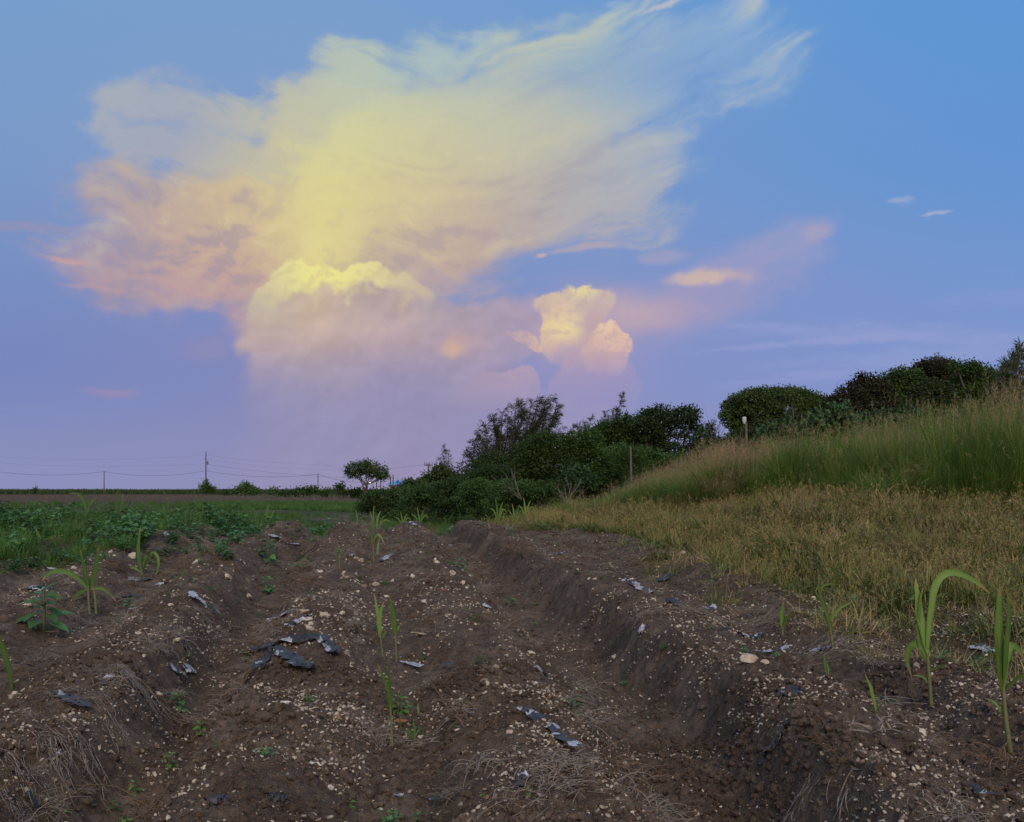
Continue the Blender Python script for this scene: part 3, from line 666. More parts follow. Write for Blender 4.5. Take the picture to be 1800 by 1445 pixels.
def tree(name, label, Y, base, lobes, mat, L=0.16, W=0.09, dens=1.0, trunk_r=0.16, group=None, cat='tree', depth=0.9, wood=M_bark, stems=1, hollow=0.45, z0=None, twigs=True):
    """lobes: (px, py, rx, ry) as seen in the photo; each becomes a ball of leaves of that real size at its own depth"""
    bp = P3(base[0], base[1], Y); gz_ = Hs(bp[0], Y) if z0 is None else z0
    bp[2] = min(bp[2], gz_ + 0.3); zb = min(bp[2], gz_) - 0.05
    if Y < 60: L, W = L * .8, W * .8
    root = empty(name, (bp[0], Y, zb)); o3 = np.array([bp[0], Y, zb])
    tag(root, label, cat, group)
    cr = MB(); tr = MB(); px = Y / 1729
    fork = np.array([0, 0, 0.0]); cen = []
    for (a, b, rx, ry) in lobes:
        off = rng.uniform(-1, 1) * depth * rx * px * 1.2
        c = P3(a, b, Y + off) - o3
        rr = np.array([rx * px, max(rx * px * 0.9, 0.5 * (rx + ry) * px), ry * px])
        area = rx * ry * px * px * 3.14
        n = int(dens * area / (L * W) * 13) + 30
        tips = lobe_leaves(cr, c, rr, n, L, W, hollow=hollow); cen.append((c, rr, tips))
    top = max(c[2] for c, _, _ in cen)
    if stems:
        forkz = max(0.15, min(c[2] - r_[2] * 0.9 for c, r_, _ in cen) * 0.75)
        for s in range(stems):
            f = np.array([rng.normal() * 0.12 * stems, rng.normal() * 0.12 * stems, forkz])
            b0 = np.array([rng.normal() * 0.05 * stems, rng.normal() * 0.05 * stems, 0.0])
            limb(tr, b0, f, trunk_r / stems ** 0.5, trunk_r * 0.7 / stems ** 0.5, 0.04, 5, 7)
            for (c, r_, tips) in cen[s::stems]:
                limb(tr, f, c, trunk_r * 0.5 / stems ** 0.4, trunk_r * 0.16)
                if twigs:
                    for q in tips[:7]: limb(tr, c + (f - c) * 0.25 * rng.random(), q, trunk_r * 0.15, 0.008, 0.1, 4, 3)
    cr.build('crown', mat, root, smooth=False)
    if stems: tr.build('trunk', wood, root)
    return root

def needle_tree(name, label, Y, base, tips, mat=M_casu, dens=1.0, trunk_r=0.14, group=None, droop=0.5, wood=M_bark, fork=0.35, sl=0.55):
    """casuarina: long limbs ending at the given photo points, every limb hung with thin needle sprays"""
    bp = P3(base[0], base[1], Y); zb = min(Hs(bp[0], Y), bp[2])
    root = empty(name, (bp[0], Y, zb)); tag(root, label, 'tree', group); o3 = np.array([bp[0], Y, zb])
    cr = MB(); tr = MB()
    for (a, b) in tips:
        e = P3(a, b, Y + rng.uniform(-1, 1) * 1.6) - o3
        s0 = np.array([rng.normal() * 0.2, rng.normal() * 0.2, 0.0]); f = e * np.array([0.25, 0.3, fork]) + s0
        limb(tr, s0, f, trunk_r, trunk_r * 0.5, 0.05)
        p = limb(tr, f, e, trunk_r * 0.5, 0.012, 0.07, 9)
        ln = np.linalg.norm(e - f); k = int(ln * 15 * dens)
        tt = rng.random(k) ** 0.8; fi = tt * 9; i0 = np.minimum(fi.astype(int), 8)
        q = p[i0] + (p[i0 + 1] - p[i0]) * (fi - i0)[:, None]
        dr = unit(p[i0 + 1] - p[i0])
        side = unit(rng.normal(size=(k, 3)) * np.array([1, 1, 0.6]))
        tl = sl * (1.15 - 0.75 * tt) * rng.uniform(0.5, 1.2, k)
        twd = unit(dr * 0.9 + side * 0.9 + np.array([0.15, 0, -0.15]))
        for j in range(k):
            if j % 3 == 0: tube(tr, np.stack([q[j], q[j] + twd[j] * tl[j] * 0.8]), [0.012, 0.004], 3, 0.4, cap=False)
        # sprays of drooping needles along each side twig
        m_ = 13
        s_ = rng.random((k, m_, 1)); P = q[:, None, :] + twd[:, None, :] * tl[:, None, None] * s_
        D = unit(twd[:, None, :] * 0.8 + rng.normal(size=(k, m_, 3)) * 0.42 + np.array([0.1, 0, -droop]))
        P = P.reshape(-1, 3); D = D.reshape(-1, 3); n = len(P)
        leaves(cr, P, D, rng.normal(size=(n, 3)), rng.uniform(0.14, 0.30, n), 0.022, np.repeat(rng.random(k), m_) * 0.6 + rng.random(n) * 0.4, 0, 0.0)
    cr.build('crown', mat, root, smooth=False); tr.build('trunk', wood, root)
    return root
def bare_shrub(label, Y, base, tips, r=0.03, group=None, leafy=None):
    bp = P3(base[0], base[1], Y); root = empty('bare_shrub', bp); tag(root, label, 'shrub', group)
    tr = MB()
    for (a, b) in tips:
        e = P3(a, b, Y + rng.uniform(-.4, .4)) - bp
        p = limb(tr, rng.normal(size=3) * 0.05, e, r, 0.006, 0.10, 8, 5)
        for _ in range(5):
            i = rng.integers(3, 8); q = p[i]; d = (p[i] - p[i - 1]) * 3 + rng.normal(size=3) * np.linalg.norm(e) * 0.12
            limb(tr, q, q + d, 0.010, 0.004, 0.08, 4, 3)
    tr.build('branch', M_pale, root); return root

# ---------------------------------------------------------------- the trees, left to right
tree('spreading_tree', 'lone umbrella shaped tree with forked trunk left of the blue roofed house', 150, (641,863),
     [(626,824,14,10),(640,818,12,8),(652,821,14,9),(664,829,15,9),(675,838,9,6),(681,829,3,3),(616,833,8,7),(632,832,14,6),(650,833,16,6),(668,838,10,4),(612,829,5,4)],
     M_tree, 0.26, 0.17, .75, 0.30, stems=4, hollow=0.2)
needle_tree('casuarina_tree', 'small thin casuarina with upright feathery top behind a utility pole', 80, (779,862),
     [(779,783),(786,792),(772,803),(790,806),(768,815),(794,818),(780,800),(763,822),(797,828)], dens=.55, sl=.7, droop=.3, trunk_r=.10)
tree('round_bush', 'dark round bush at the foot of the small casuarina', 78, (776,868), [(772,834,12,14),(786,836,9,12),(760,843,12,11),(748,850,12,9),(780,852,22,12),(740,856,10,8)], M_olive, 0.20, 0.13, 1.2, .08, cat='bush')
tree('palm_like_tree', 'small dark tree with drooping fronds between the casuarinas', 76, (808,866), [(806,833,6,5),(812,838,5,5),(801,840,6,5),(808,850,12,10)], M_olive, 0.35, 0.07, 1.0, .07, hollow=.1)
tree('low_bush', 'low rounded bush beside the blue roofed house', 76, (722,866), [(714,852,10,6),(728,850,12,7),(740,853,10,6),(722,860,22,7)], M_olive, 0.18, 0.12, 1.2, .06, cat='bush')
needle_tree('casuarina_tree', 'large windblown casuarina leaning right with drooping feathery branches', 50, (880,880),
     [(812,808),(818,790),(830,776),(838,756),(846,768),(853,741),(866,730),(872,748),(886,720),(893,738),(905,713),(915,704),(921,722),(935,706),(947,700),(960,702),(972,698),(978,712),(979,728),(962,720),(950,735),(938,748),(960,752),(925,760),(905,765),(880,770),(860,785),(985,752),(940,780),(840,800),(900,790)],
     dens=1.5, sl=.80, trunk_r=.13)
needle_tree('casuarina_tree', 'casuarina spire leaning right above the broadleaf trees', 54, (1066,800), [(1094,697),(1088,722),(1078,716),(1066,722),(1060,742),(1072,738),(1055,752),(1084,745)], dens=1.0, sl=.45, droop=.15, trunk_r=.09)
needle_tree('casuarina_tree', 'thin windswept casuarina top right of the large leaning casuarina', 52, (1012,800), [(1038,736),(1026,740),(1018,748),(1008,752),(1032,752),(996,760),(1020,762)], dens=1.0, sl=.5, droop=.15, trunk_r=.08)
tree('broadleaf_tree', 'broadleaf tree below the leaning casuarina spire', 51, (1075,820), [(1058,770,24,20),(1085,758,22,18),(1102,746,18,12),(1040,782,22,18),(1075,790,30,22),(1100,775,26,20),(1120,790,25,25),(1060,752,8,8)], M_tree, 0.17, 0.11, 1.15, .16)
tree('broadleaf_tree', 'domed broadleaf tree left of the one with sky showing through', 50, (1145,830), [(1140,735,18,13),(1158,728,18,11),(1172,740,13,12),(1128,748,16,12),(1145,758,22,15),(1166,764,14,14),(1135,782,28,18),(1160,790,20,18)], M_tree, 0.16, 0.10, 1.2, .15)
tree('broadleaf_tree', 'broadleaf tree with forked pale trunks and sky showing through', 49, (1195,815), [(1196,730,17,12),(1212,726,15,10),(1220,740,10,11),(1186,742,11,9),(1204,748,18,9),(1224,758,9,8),(1208,766,8,6),(1190,766,8,6),(1222,778,10,8),(1186,790,14,10),(1215,795,16,12)], M_tree, 0.15, 0.10, 1.0, .10, stems=3)
tree('small_tree', 'small tree filling the gap right of the broadleaf trees', 48, (1246,810), [(1238,762,10,10),(1248,752,7,7),(1252,775,12,12),(1236,784,14,12),(1262,790,14,12)], M_tree2, 0.15, 0.10, 1.0, .07)
bare_shrub('leafless grey branches standing left of the great domed tree', 47, (1262,795), [(1248,742),(1256,733),(1243,755),(1262,745),(1268,752),(1253,764),(1270,770),(1240,768)], .035)
tree('domed_tree', 'large flat domed tree with dense dark green crown', 46, (1345,800),
     [(1300,714,28,18),(1325,702,32,15),(1355,697,34,13),(1385,695,30,11),(1408,702,24,14),(1424,716,14,14),(1288,734,20,18),(1310,738,28,20),(1345,725,36,20),(1385,722,34,18),(1325,756,34,18),(1360,750,36,20),(1400,745,30,18),(1425,740,16,16)], M_olive, 0.12, 0.09, 1.35, .22, hollow=.6)
tree('small_tree', 'small round green tree between the domed tree and the reddish trees', 47, (1443,790), [(1436,702,10,8),(1446,710,14,12),(1452,725,18,16),(1438,738,14,14),(1455,748,20,16)], M_olive, 0.13, 0.09, 1.2, .10)
tree('reddish_tree', 'dark tree with reddish brown leaves left of the long hilltop canopy', 45, (1500,780),
     [(1514,664,7,7),(1528,672,14,10),(1506,682,16,12),(1486,694,16,12),(1468,705,14,10),(1510,705,28,18),(1545,690,22,18),(1480,722,22,14),(1530,725,32,18),(1550,712,22,16)], M_red, 0.15, 0.09, 1.15, .16)
tree('dark_tree', 'dark green tree in the middle of the hilltop canopy', 46, (1580,780), [(1560,672,18,14),(1582,664,20,13),(1602,668,20,16),(1570,690,26,18),(1600,695,28,20),(1580,720,34,22),(1620,725,34,20),(1556,735,26,18)], M_tree, 0.15, 0.10, 1.2, .18)
tree('flat_topped_tree', 'brownish flat topped tree highest on the hilltop canopy', 47, (1640,780), [(1622,650,18,11),(1642,643,20,10),(1662,646,18,11),(1632,662,26,14),(1660,664,26,14),(1612,658,12,10),(1625,638,4,4),(1650,633,3,5)], M_red, 0.14, 0.08, 1.15, .16)
tree('green_tree', 'brighter green tree at the right end of the hilltop canopy', 44, (1715,770), [(1684,645,14,8),(1700,650,16,10),(1718,655,16,12),(1735,668,16,12),(1748,664,9,7),(1705,672,28,16),(1728,688,26,16),(1700,700,34,20),(1740,708,28,20),(1690,725,40,20),(1745,652,6,4),(1712,640,5,3)], M_tree2, 0.15, 0.10, 1.05, .16)
tree('round_tree', 'small rounded bright green tree in front of the hilltop canopy', 40, (1635,770), [(1618,690,15,12),(1636,680,16,10),(1654,688,15,12),(1634,700,28,16),(1660,708,20,16),(1610,710,16,14)], M_olive, 0.12, 0.08, 1.2, .12, hollow=.6)
tree('dark_tree', 'dark tree filling in behind the small round tree and reddish tree', 50, (1470,790), [(1428,728,26,18),(1462,718,26,16),(1498,712,26,18),(1535,705,26,20),(1480,738,40,20)], M_tree, 0.15, 0.10, 1.0, .14)
tree('dark_tree', 'dark tree standing at the back right of the hilltop canopy', 51, (1690,770), [(1668,658,26,14),(1700,664,26,14),(1650,676,34,18),(1700,684,40,18),(1600,680,34,16),(1560,695,30,16),(1738,676,20,12)], M_tree, 0.15, 0.10, 1.0, .14)
needle_tree('wispy_tree', 'wispy leaning tree at the right edge with pale bare limbs', 30, (1752,730), [(1772,636),(1780,618),(1790,606),(1799,600),(1806,622),(1815,640),(1800,645),(1764,652),(1822,600),(1757,664),(1830,660),(1785,660),(1766,640),(1779,648)],
     mat=foliage('wispy_leaf', (0.040, 0.055, 0.020), (0.070, 0.085, 0.035), None, 0.6, 0.2), dens=.8, sl=.42, droop=.1, wood=M_pale, trunk_r=.06, fork=.5)
# ---------------------------------------------------------------- bushes of the thicket (each its own plant)
BU = [
 ('dense_bush', 'dark bush filling the thicket behind the leafy bush and pale stems', 47, (960,890), [(905,838,30,20),(940,845,34,20),(980,842,34,20),(1020,852,34,18),(900,870,40,20),(950,875,44,20),(1010,875,44,18),(1060,868,36,18)], M_tree, .14,.09),
 ('dense_bush', 'bush at the foot of the domed broadleaf tree behind the short post', 46, (1120,870), [(1085,845,32,18),(1125,840,34,18),(1165,838,30,18),(1205,825,28,18),(1110,862,44,16),(1170,858,40,16)], M_bush, .14,.09),
 ('dense_bush', 'dense green bush under the large windblown casuarina, on its left', 45, (850,880), [(846,825,26,16),(866,812,24,14),(838,845,28,18),(868,842,30,22),(850,865,34,16)], M_bush, .13,.08),
 ('dense_bush', 'tall bright green bush right of the large casuarina trunk', 43, (945,880), [(935,790,26,18),(958,778,26,16),(980,786,24,18),(950,812,38,24),(985,818,32,24),(925,820,26,22),(1000,795,20,16),(960,845,44,22)], M_tree2, .13,.08),
 ('dense_bush', 'dark bush below the thin windswept casuarina top', 44, (1020,850), [(1015,776,24,16),(1035,772,20,16),(1025,800,34,24),(1050,812,30,24),(1015,832,36,22),(1060,838,34,20)], M_tree, .14,.09),
 ('dense_bush', 'mid green bush below the domed broadleaf tree', 43, (1110,850), [(1095,805,28,20),(1125,808,28,20),(1150,812,24,18),(1110,832,40,20),(1155,835,34,18),(1185,818,24,18)], M_bush, .14,.09),
 ('leafy_bush', 'bright green leafy bush by the pale forked stems', 36, (962,905), [(945,862,22,14),(968,868,22,16),(955,885,30,14),(985,885,18,12)], M_tree2, .11,.08),
 ('leafy_bush', 'bluish leafed bush above the pale forked stems', 37, (1000,880), [(1004,835,16,9),(1020,828,14,8),(1012,845,20,10),(1030,842,14,9)], M_blue, .17,.12),
 ('low_bush', 'low bush in the front of the thicket, fifth from its left end', 37, (900,905), [(885,862,26,16),(910,868,24,16),(880,888,34,16),(915,890,30,14),(925,862,18,14)], M_bush, .11,.07),
 ('low_bush', 'low bush in the front of the thicket, fourth from its left end', 39, (842,905), [(838,858,26,14),(855,868,26,16),(828,876,28,16),(850,892,34,16)], M_bush, .11,.07),
 ('low_bush', 'low bush in the front of the thicket, third from its left end', 41, (790,905), [(780,860,24,12),(800,856,22,11),(790,876,32,15),(785,895,34,14),(815,872,20,12)], M_bush, .12,.08),
 ('low_bush', 'low bush in the front of the thicket, second from its left end', 43, (730,905), [(722,868,24,10),(748,862,24,11),(735,882,32,14),(728,900,34,12),(758,880,20,12)], M_bush, .12,.08),
 ('low_bush', 'low bush at the left end of the thicket in front', 46, (675,905), [(650,878,20,9),(675,870,24,9),(700,869,20,9),(668,890,32,12),(700,888,26,12),(640,893,16,9),(690,904,30,9)], M_bush, .12,.08),
 ('feathery_shrub', 'light green feathery shrub behind the shorter fence post', 34, (1105,850), [(1092,805,16,9),(1112,800,15,9),(1104,818,22,10),(1124,812,12,8)], M_tree2, .20,.04),
 ('castor_shrub', 'big leafed bluish castor shrub below the domed tree, left one', 31, (1365,800), [(1360,762,18,12),(1382,752,16,12),(1372,778,26,14),(1345,778,18,12)], M_blue, .17,.12),
 ('castor_shrub', 'tallest big leafed castor shrub below the reddish tree', 30, (1450,790), [(1440,738,16,12),(1462,730,18,12),(1482,724,18,10),(1455,755,26,16),(1478,750,24,16),(1425,755,18,14),(1500,745,18,14)], M_blue, .18,.12),
 ('castor_shrub', 'big leafed castor shrub furthest right along the grass top', 31, (1580,760), [(1545,740,22,12),(1575,735,24,12),(1608,738,22,12),(1560,755,34,12),(1605,755,30,12)], M_blue, .17,.11),
 ('hillside_bush', 'bush in the hollow left of the white topped post', 38, (1262,820), [(1245,800,22,16),(1270,795,20,16),(1285,780,16,14),(1225,812,22,16),(1290,805,20,16),(1255,830,30,18)], M_bush, .14,.09),
 ('hillside_bush', 'bush behind the white topped post', 40, (1315,800), [(1300,772,20,14),(1325,768,22,14),(1345,772,18,12),(1315,790,32,14)], M_olive, .14,.09),
 ('hillside_bush', 'bush between the castor shrubs and the reddish tree', 40, (1430,790), [(1410,758,24,14),(1440,760,26,14),(1425,775,34,14),(1480,765,28,16),(1520,758,28,14)], M_tree, .14,.09),
 ('hillside_bush', 'bush at the foot of the bright green tree', 38, (1660,770), [(1640,735,28,14),(1680,735,30,14),(1720,735,30,16),(1670,750,40,14)], M_tree, .14,.09),
 ('hillside_bush', 'bush at the right edge under the wispy tree', 33, (1770,760), [(1750,715,20,14),(1780,705,22,16),(1805,715,22,18),(1775,735,34,18),(1815,695,18,14)], M_olive, .10,.06),
]
for nm, lb, Y, base, lobes, mt, L, W in BU:
    tree(nm, lb, Y, base, lobes, mt, L, W, 0.85, .05, group={'low_bush': 'low bushes in front of the thicket', 'dense_bush': 'dense bushes of the thicket', 'castor_shrub': 'castor shrubs above the grass', 'hillside_bush': 'bushes along the hillside'}.get(nm), cat='bush', hollow=.35, stems=1, twigs=False)
bare_shrub('pale bare forked stems in front of the bluish bush', 35, (996,892), [(978,852),(985,862),(992,848),(1004,845),(1012,858),(1022,846),(1026,862),(1000,866)], .035)
bare_shrub('thin bare branches crossing the dark thicket left of the pale stems', 36, (917,876), [(885,860),(890,835),(900,830),(905,822),(880,850)], .03)
bare_shrub('bare twiggy shrub between domed tree and castor shrubs', 38, (1402,765), [(1385,730),(1395,722),(1405,728),(1418,732),(1380,742),(1425,742)], .02)
# far hedge line and bushes at the edge of the ploughed field
tree('vine_mound', 'vine grown mound wrapped round the foot of the tall pole', 236, (362,864), [(361,850,3,6),(362,856,6,5),(368,860,8,4),(357,860,6,4),(376,862,7,2.5)], M_tree2, .42, .3, 1.3, .1, cat='vine', twigs=False)
tree('round_bush', 'round bush on the field edge right of the tall pole', 225, (430,866), [(430,856,10,6),(422,861,8,4),(440,860,9,4),(448,862,6,3),(412,864,7,3),(436,864,16,4)], M_tree2, .42, .3, 1.3, .1, cat='bush', twigs=False)
for k, (a, b, rx, ry, q) in enumerate([(480,864,9,3,'small low bush on the horizon left of the hedge'),(500,866,10,3,'low bush at the left end of the distant hedge'),(520,865,12,4,'low bush second from the left end of the distant hedge'),
        (545,862,14,6,'taller bush in front of the rightmost small pole'),(572,866,14,4,'low bush right of the rightmost small pole'),(597,860,8,8,'ragged upright bush just left of the umbrella shaped tree'),
        (625,867,22,6,'broad low bush under the umbrella shaped tree'),(655,869,16,5,'low bush right of the umbrella tree trunk'),(398,865,8,3,'tiny bush between the tall pole and round bush'),(62,862,4,3,'tiny bush standing on the far left horizon')]):
    Yk = 170 - k * 2 if k < 8 else 230
    tree('field_edge_bush', q, Yk, (a, b + ry), [(a - rx * .4, b + 1, rx * .6, ry * .8), (a + rx * .35, b, rx * .6, ry)], M_tree if k % 2 else M_bush, .34, .24, 1.3, .06, group='bushes along the far field edge', cat='bush', twigs=False)
print('trees done')
# ---------------------------------------------------------------- poles, lines, house, lamp, fence
M_pole = plain('weathered_pole', (0.07, 0.055, 0.045), (0.13, 0.105, 0.085), 8, 0.9, 0.3)
M_wire = plain('black_cable', (0.03, 0.03, 0.035), (0.045, 0.045, 0.05), 5, 0.6, 0.0)
M_steel = plain('grey_metal', (0.10, 0.10, 0.11), (0.17, 0.17, 0.18), 8, 0.5, 0.1)
def pole(label, px, top, Y, r=0.14, arm=None, gear=False, group=None, name='utility_pole', lean=0.0, foot=None):
    t_ = P3(px, top, Y); zb = Hs(t_[0], Y) - 0.1
    root = empty(name, (t_[0], Y, zb)); h = t_[2] - zb
    tag(root, label, 'pole', group)
    mb = MB(); tube(mb, [(0, 0, 0), (lean * .5, 0, h * .5), (lean, 0, h)], [r, r * .85, r * .65], 8); mb.build('post', M_pole, root)
    if arm:
        mb = MB(); z = h - arm[1]; box(mb, -arm[0] + lean, arm[0] + lean, -.05, .05, z - .05, z + .05); mb.build('crossarm', M_pole, root)
        for sx_ in (-.9, -.35, .35, .9):
            mb = MB(); tube(mb, [(sx_ * arm[0] + lean, 0, z + .07), (sx_ * arm[0] + lean, 0, z + .18), (sx_ * arm[0] + lean, 0, z + .32)], [.025, .045, .02], 6); mb.build('insulator', M_steel, root)
    if gear:
        mb = MB(); tube(mb, [(.42, 0, h - 2.9), (.42, 0, h - 2.75), (.42, 0, h - 2.1), (.42, 0, h - 2.0)], [.12, .2, .2, .1], 8); mb.build('transformer', M_steel, root)
        mb = MB(); box(mb, .1, .42, -.05, .05, h - 2.4, h - 2.3); mb.build('bracket', M_steel, root); mb = MB(); box(mb, -.5, .0, -.04, .04, h - 1.6, h - 1.52); mb.build('bracket', M_steel, root)
        mb = MB(); tube(mb, [(-.06, 0, h), (.1, 0, h + .35), (.22, 0, h + .55)], [.07, .06, .04], 5); mb.build('insulator', M_steel, root)
    return root, np.array([t_[0], Y, zb]), h
YP = 240
pole('tall utility pole rising from the vine mound', 362, 796, YP, .17, None, True)
pole('short pole far left on the field edge', 183, 828, YP, .13, group='short poles carrying one sagging cable')
pole('short pole between the round bush and umbrella shaped tree', 559, 832, YP, .13, group='short poles carrying one sagging cable')
pole('thin pole left under the umbrella tree crown', 662, 844, 178, .13, group='thin poles near the blue roofed house')
pole('thin pole second from left near the umbrella tree', 669, 842, 176, .12, group='thin poles near the blue roofed house')
pole('thin pole at the left end of the blue roof', 686.5, 838, 172, .12, group='thin poles near the blue roofed house')
pole('tallest thin pole in front of the blue roof', 691, 834, 170, .12, group='thin poles near the blue roofed house')
pole('short pole with crossarm behind the blue roof', 712, 839, 190, .12, (.7, .7))
pole('utility pole with small crossarm beside the small casuarina', 753, 815, 95, .10, (.40, .15))
def wire(label, a, b, sag, r=0.027, seg=24, group='cables along the horizon'):
    """a, b: (px, py, Y); sag in metres"""
    A = P3(*a); B = P3(*b); s_ = np.linspace(0, 1, seg + 1)[:, None]
    p = A * (1 - s_) + B * s_; p[:, 2] -= 4 * sag * (s_ * (1 - s_))[:, 0]
    c = p[0].copy(); mb = MB(); tube(mb, p - c, r, 4)
    tag(mb.build('power_line', M_wire, None, c), label, 'cable', group)
wire('sagging cable running off the left edge to the far left pole', (-60,820,YP), (183,829,YP), 1.4)
wire('sagging cable between the far left pole and the tall pole', (183,829,YP), (362,827.5,YP), 1.1)
wire('sagging cable between the tall pole and the short pole by the tree', (362,827.5,YP), (559,833.5,YP), 1.05)
wire('cable falling from the short pole towards the umbrella tree', (559,833.5,YP), (640,848,YP), .5)
wire('uppermost thin cable left of the tall pole', (-60,799,YP), (361,800,YP), 1.2, .009)
wire('second thin cable left of the tall pole', (-60,808,YP), (361,815,YP), 1.2, .009)
wire('uppermost thin cable right of the tall pole', (363,800,YP), (712,812,YP+60), 1.6, .009)
wire('second thin cable right of the tall pole', (363,808,YP), (712,820,YP+60), 1.6, .009)
wire('third thin cable right of the tall pole', (363,816,YP), (712,840,YP+60), 1.2, .016)
wire('thin cable reaching the crossarm pole by the casuarina', (560,812,YP), (752,815.5,95), 1.2, .009)
# house with blue roof
M_roof = plain('blue_metal_roof', (0.10, 0.26, 0.55), (0.15, 0.34, 0.66), 3, 0.45, 0.1)
M_wall = plain('painted_wall', (0.38, 0.36, 0.34), (0.48, 0.46, 0.43), 4, 0.9, 0.1)
M_glass, tg = newmat('dark_glass'); out(tg, bsdf(tg, (0.02, 0.025, 0.03), 0.1, None, 0.5))
c0 = P3(716, 866, 185); zg = Hs(c0[0], 185)
house = empty('house', (c0[0], 185, zg), R(-18)); tag(house, 'small pale house with a bright blue metal roof beyond the bushes', 'house')
mb = MB(); box(mb, -2.9, 2.9, -2.2, 2.2, 0, 2.15)
mb.add([(-2.9,-2.2,2.15),(-2.9,2.2,2.15),(-2.9,0,2.75),(2.9,-2.2,2.15),(2.9,2.2,2.15),(2.9,0,2.75)], [[0,1,2],[3,5,4]]); mb.build('wall', M_wall, house, smooth=False)
mb = MB(); e = .4
for s in (-1, 1):
    mb.add([(-3.2,0,2.86),(3.2,0,2.86),(3.2,s*(2.2+e),2.06),(-3.2,s*(2.2+e),2.06),(-3.2,0,2.92),(3.2,0,2.92),(3.2,s*(2.2+e),2.12),(-3.2,s*(2.2+e),2.12)],
           [(0,1,2,3),(4,5,6,7),(2,3,7,6),(0,3,7,4),(1,2,6,5)])
mb.build('roof', M_roof, house, smooth=False)
mb = MB(); mb.add([(-.2,-3.6,1.75),(2.9,-3.6,1.75),(2.9,-2.24,2.0),(-.2,-2.24,2.0),(-.2,-3.6,1.8),(2.9,-3.6,1.8),(2.9,-2.24,2.05),(-.2,-2.24,2.05)], [(0,1,2,3),(4,5,6,7),(0,1,5,4)]); mb.build('porch_roof', M_steel, house, smooth=False)
for xw in (-1.9, .6, 2.0):
    mb = MB(); box(mb, xw - .4, xw + .4, -2.25, -2.203, 1.0, 1.8); w = mb.build('window', M_pole, house, smooth=False)
    mb = MB(); box(mb, xw - .33, xw + .33, -2.27, -2.252, 1.06, 1.74); mb.build('pane', M_glass, w, smooth=False)
# street lamp, lit
lp, o3, h = pole('lit street lamp seen under the umbrella tree crown', 655.5, 848, 200, .09, name='street_lamp'); lp['category'] = 'lamp'
mb = MB(); tube(mb, [(0, 0, h - .05), (-.25, -.15, h + .05), (-.5, -.3, h)], .05, 5); mb.build('arm', M_steel, lp)
M_lamp, tl = newmat('lamp_glow'); em = nd(tl, 'ShaderNodeEmission'); em.inputs[0].default_value = (1, .93, .78, 1); em.inputs[1].default_value = 6; out(tl, em.outputs[0])
mb = MB(); box(mb, -.72, -.48, -.45, -.2, h - .14, h + .02); mb.build('lamp_head', M_lamp, lp)
# fence posts in the grass and their strands
def fence_post(label, px, py0, py1, Y, r, cap=False):
    a = P3(px, py1, Y); b = P3(px, py0, Y); zb = min(Hs(a[0], Y) - .2, a[2]); root = empty('fence_post', (a[0], Y, zb)); tag(root, label, 'post')
    mb = MB(); tube(mb, [(0, 0, 0), (.02, 0, (b[2] - zb) * .5), (0.0, 0, b[2] - zb)], [r, r * .95, r * .8], 8); mb.build('shaft', M_pale, root)
    if cap:
        mb = MB(); z = b[2] - zb; tube(mb, [(-.05, 0, z - .02), (-.05, 0, z + .05), (-.05, 0, z + .16), (-.05, 0, z + .18)], [.03, .06, .06, .03], 8); mb.build('insulator', plain('white_insulator', (.36,.36,.38), (.48,.48,.5), 9), root)
fence_post('weathered fence post with white top standing above the brown grass heads', 1311.5, 744, 790, 27, .042, True)
fence_post('short pale fence post in front of the thicket', 1108.5, 785, 838, 30, .036)
for k, (dz, lb) in enumerate(((0, 'upper fence wire crossing in front of the hilltop trees'), (14, 'lower fence wire crossing in front of the hilltop trees'))):
    wire(lb, (1311, 742 + dz, 27), (1700, 672 + dz, 24), .12, .006, group='fence wires on the slope')
# sugar cane wall at the back of the ploughed field
M_cane = foliage('far_cane_leaf', (0.040, 0.070, 0.022), (0.075, 0.115, 0.040), None, 0.6, 0.2, 0.05)
mb = MB(); n = 8000
yy_ = rng.uniform(285, 330, n); xx_ = rng.uniform(-.62, .10, n) * yy_; zz = np.full(n, -.05)
hgt = (1.95 - 0.3 * ss(xx_ / yy_, -.3, -.1)) * (1 + .10 * fbm(xx_ * .05, yy_ * .02, 700, 3)) * rng.uniform(.7, 1.0, n)
blades(mb, np.stack([xx_, yy_, zz], 1), rng.uniform(0, 6.28, n), rng.uniform(0, .25, n), hgt, .45, rng.uniform(.1, .8, n), 3, rng.random(n), side=rng.normal(0, .3, n))
o = mb.build('sugar_cane_field', M_cane); tag(o, 'strip of green sugar cane along the horizon behind the ploughed field', 'sugar cane', kind='stuff')
# ---------------------------------------------------------------- grass, weeds and litter nobody could count
M_tall = foliage('tall_grass_blade', (0.080, 0.150, 0.022), (0.190, 0.275, 0.060), (0.30, 0.25, 0.12), 0.6, 0.3, 0.35)
M_brown = foliage('drying_grass_blade', (0.18, 0.140, 0.055), (0.42, 0.335, 0.140), (0.36, 0.24, 0.15), 0.7, 0.25, 0.5)
M_mixed = foliage('half_green_grass_blade', (0.075, 0.135, 0.030), (0.200, 0.220, 0.060), (0.30, 0.24, 0.09), 0.6, 0.25, 0.5)
M_weed = foliage('weed_leaf', (0.060, 0.155, 0.042), (0.110, 0.230, 0.070), None, 0.5, 0.25)
M_green = foliage('green_grass_blade', (0.055, 0.130, 0.022), (0.110, 0.205, 0.042), None, 0.55, 0.3)
M_straw = plain('dead_straw', (0.15, 0.12, 0.095), (0.30, 0.26, 0.225), 60, 0.9, 0.2, 0.002)
M_rstraw = plain('reddish_straw', (0.12, 0.075, 0.045), (0.22, 0.15, 0.10), 60, 0.9, 0.2, 0.002)
M_stone = None
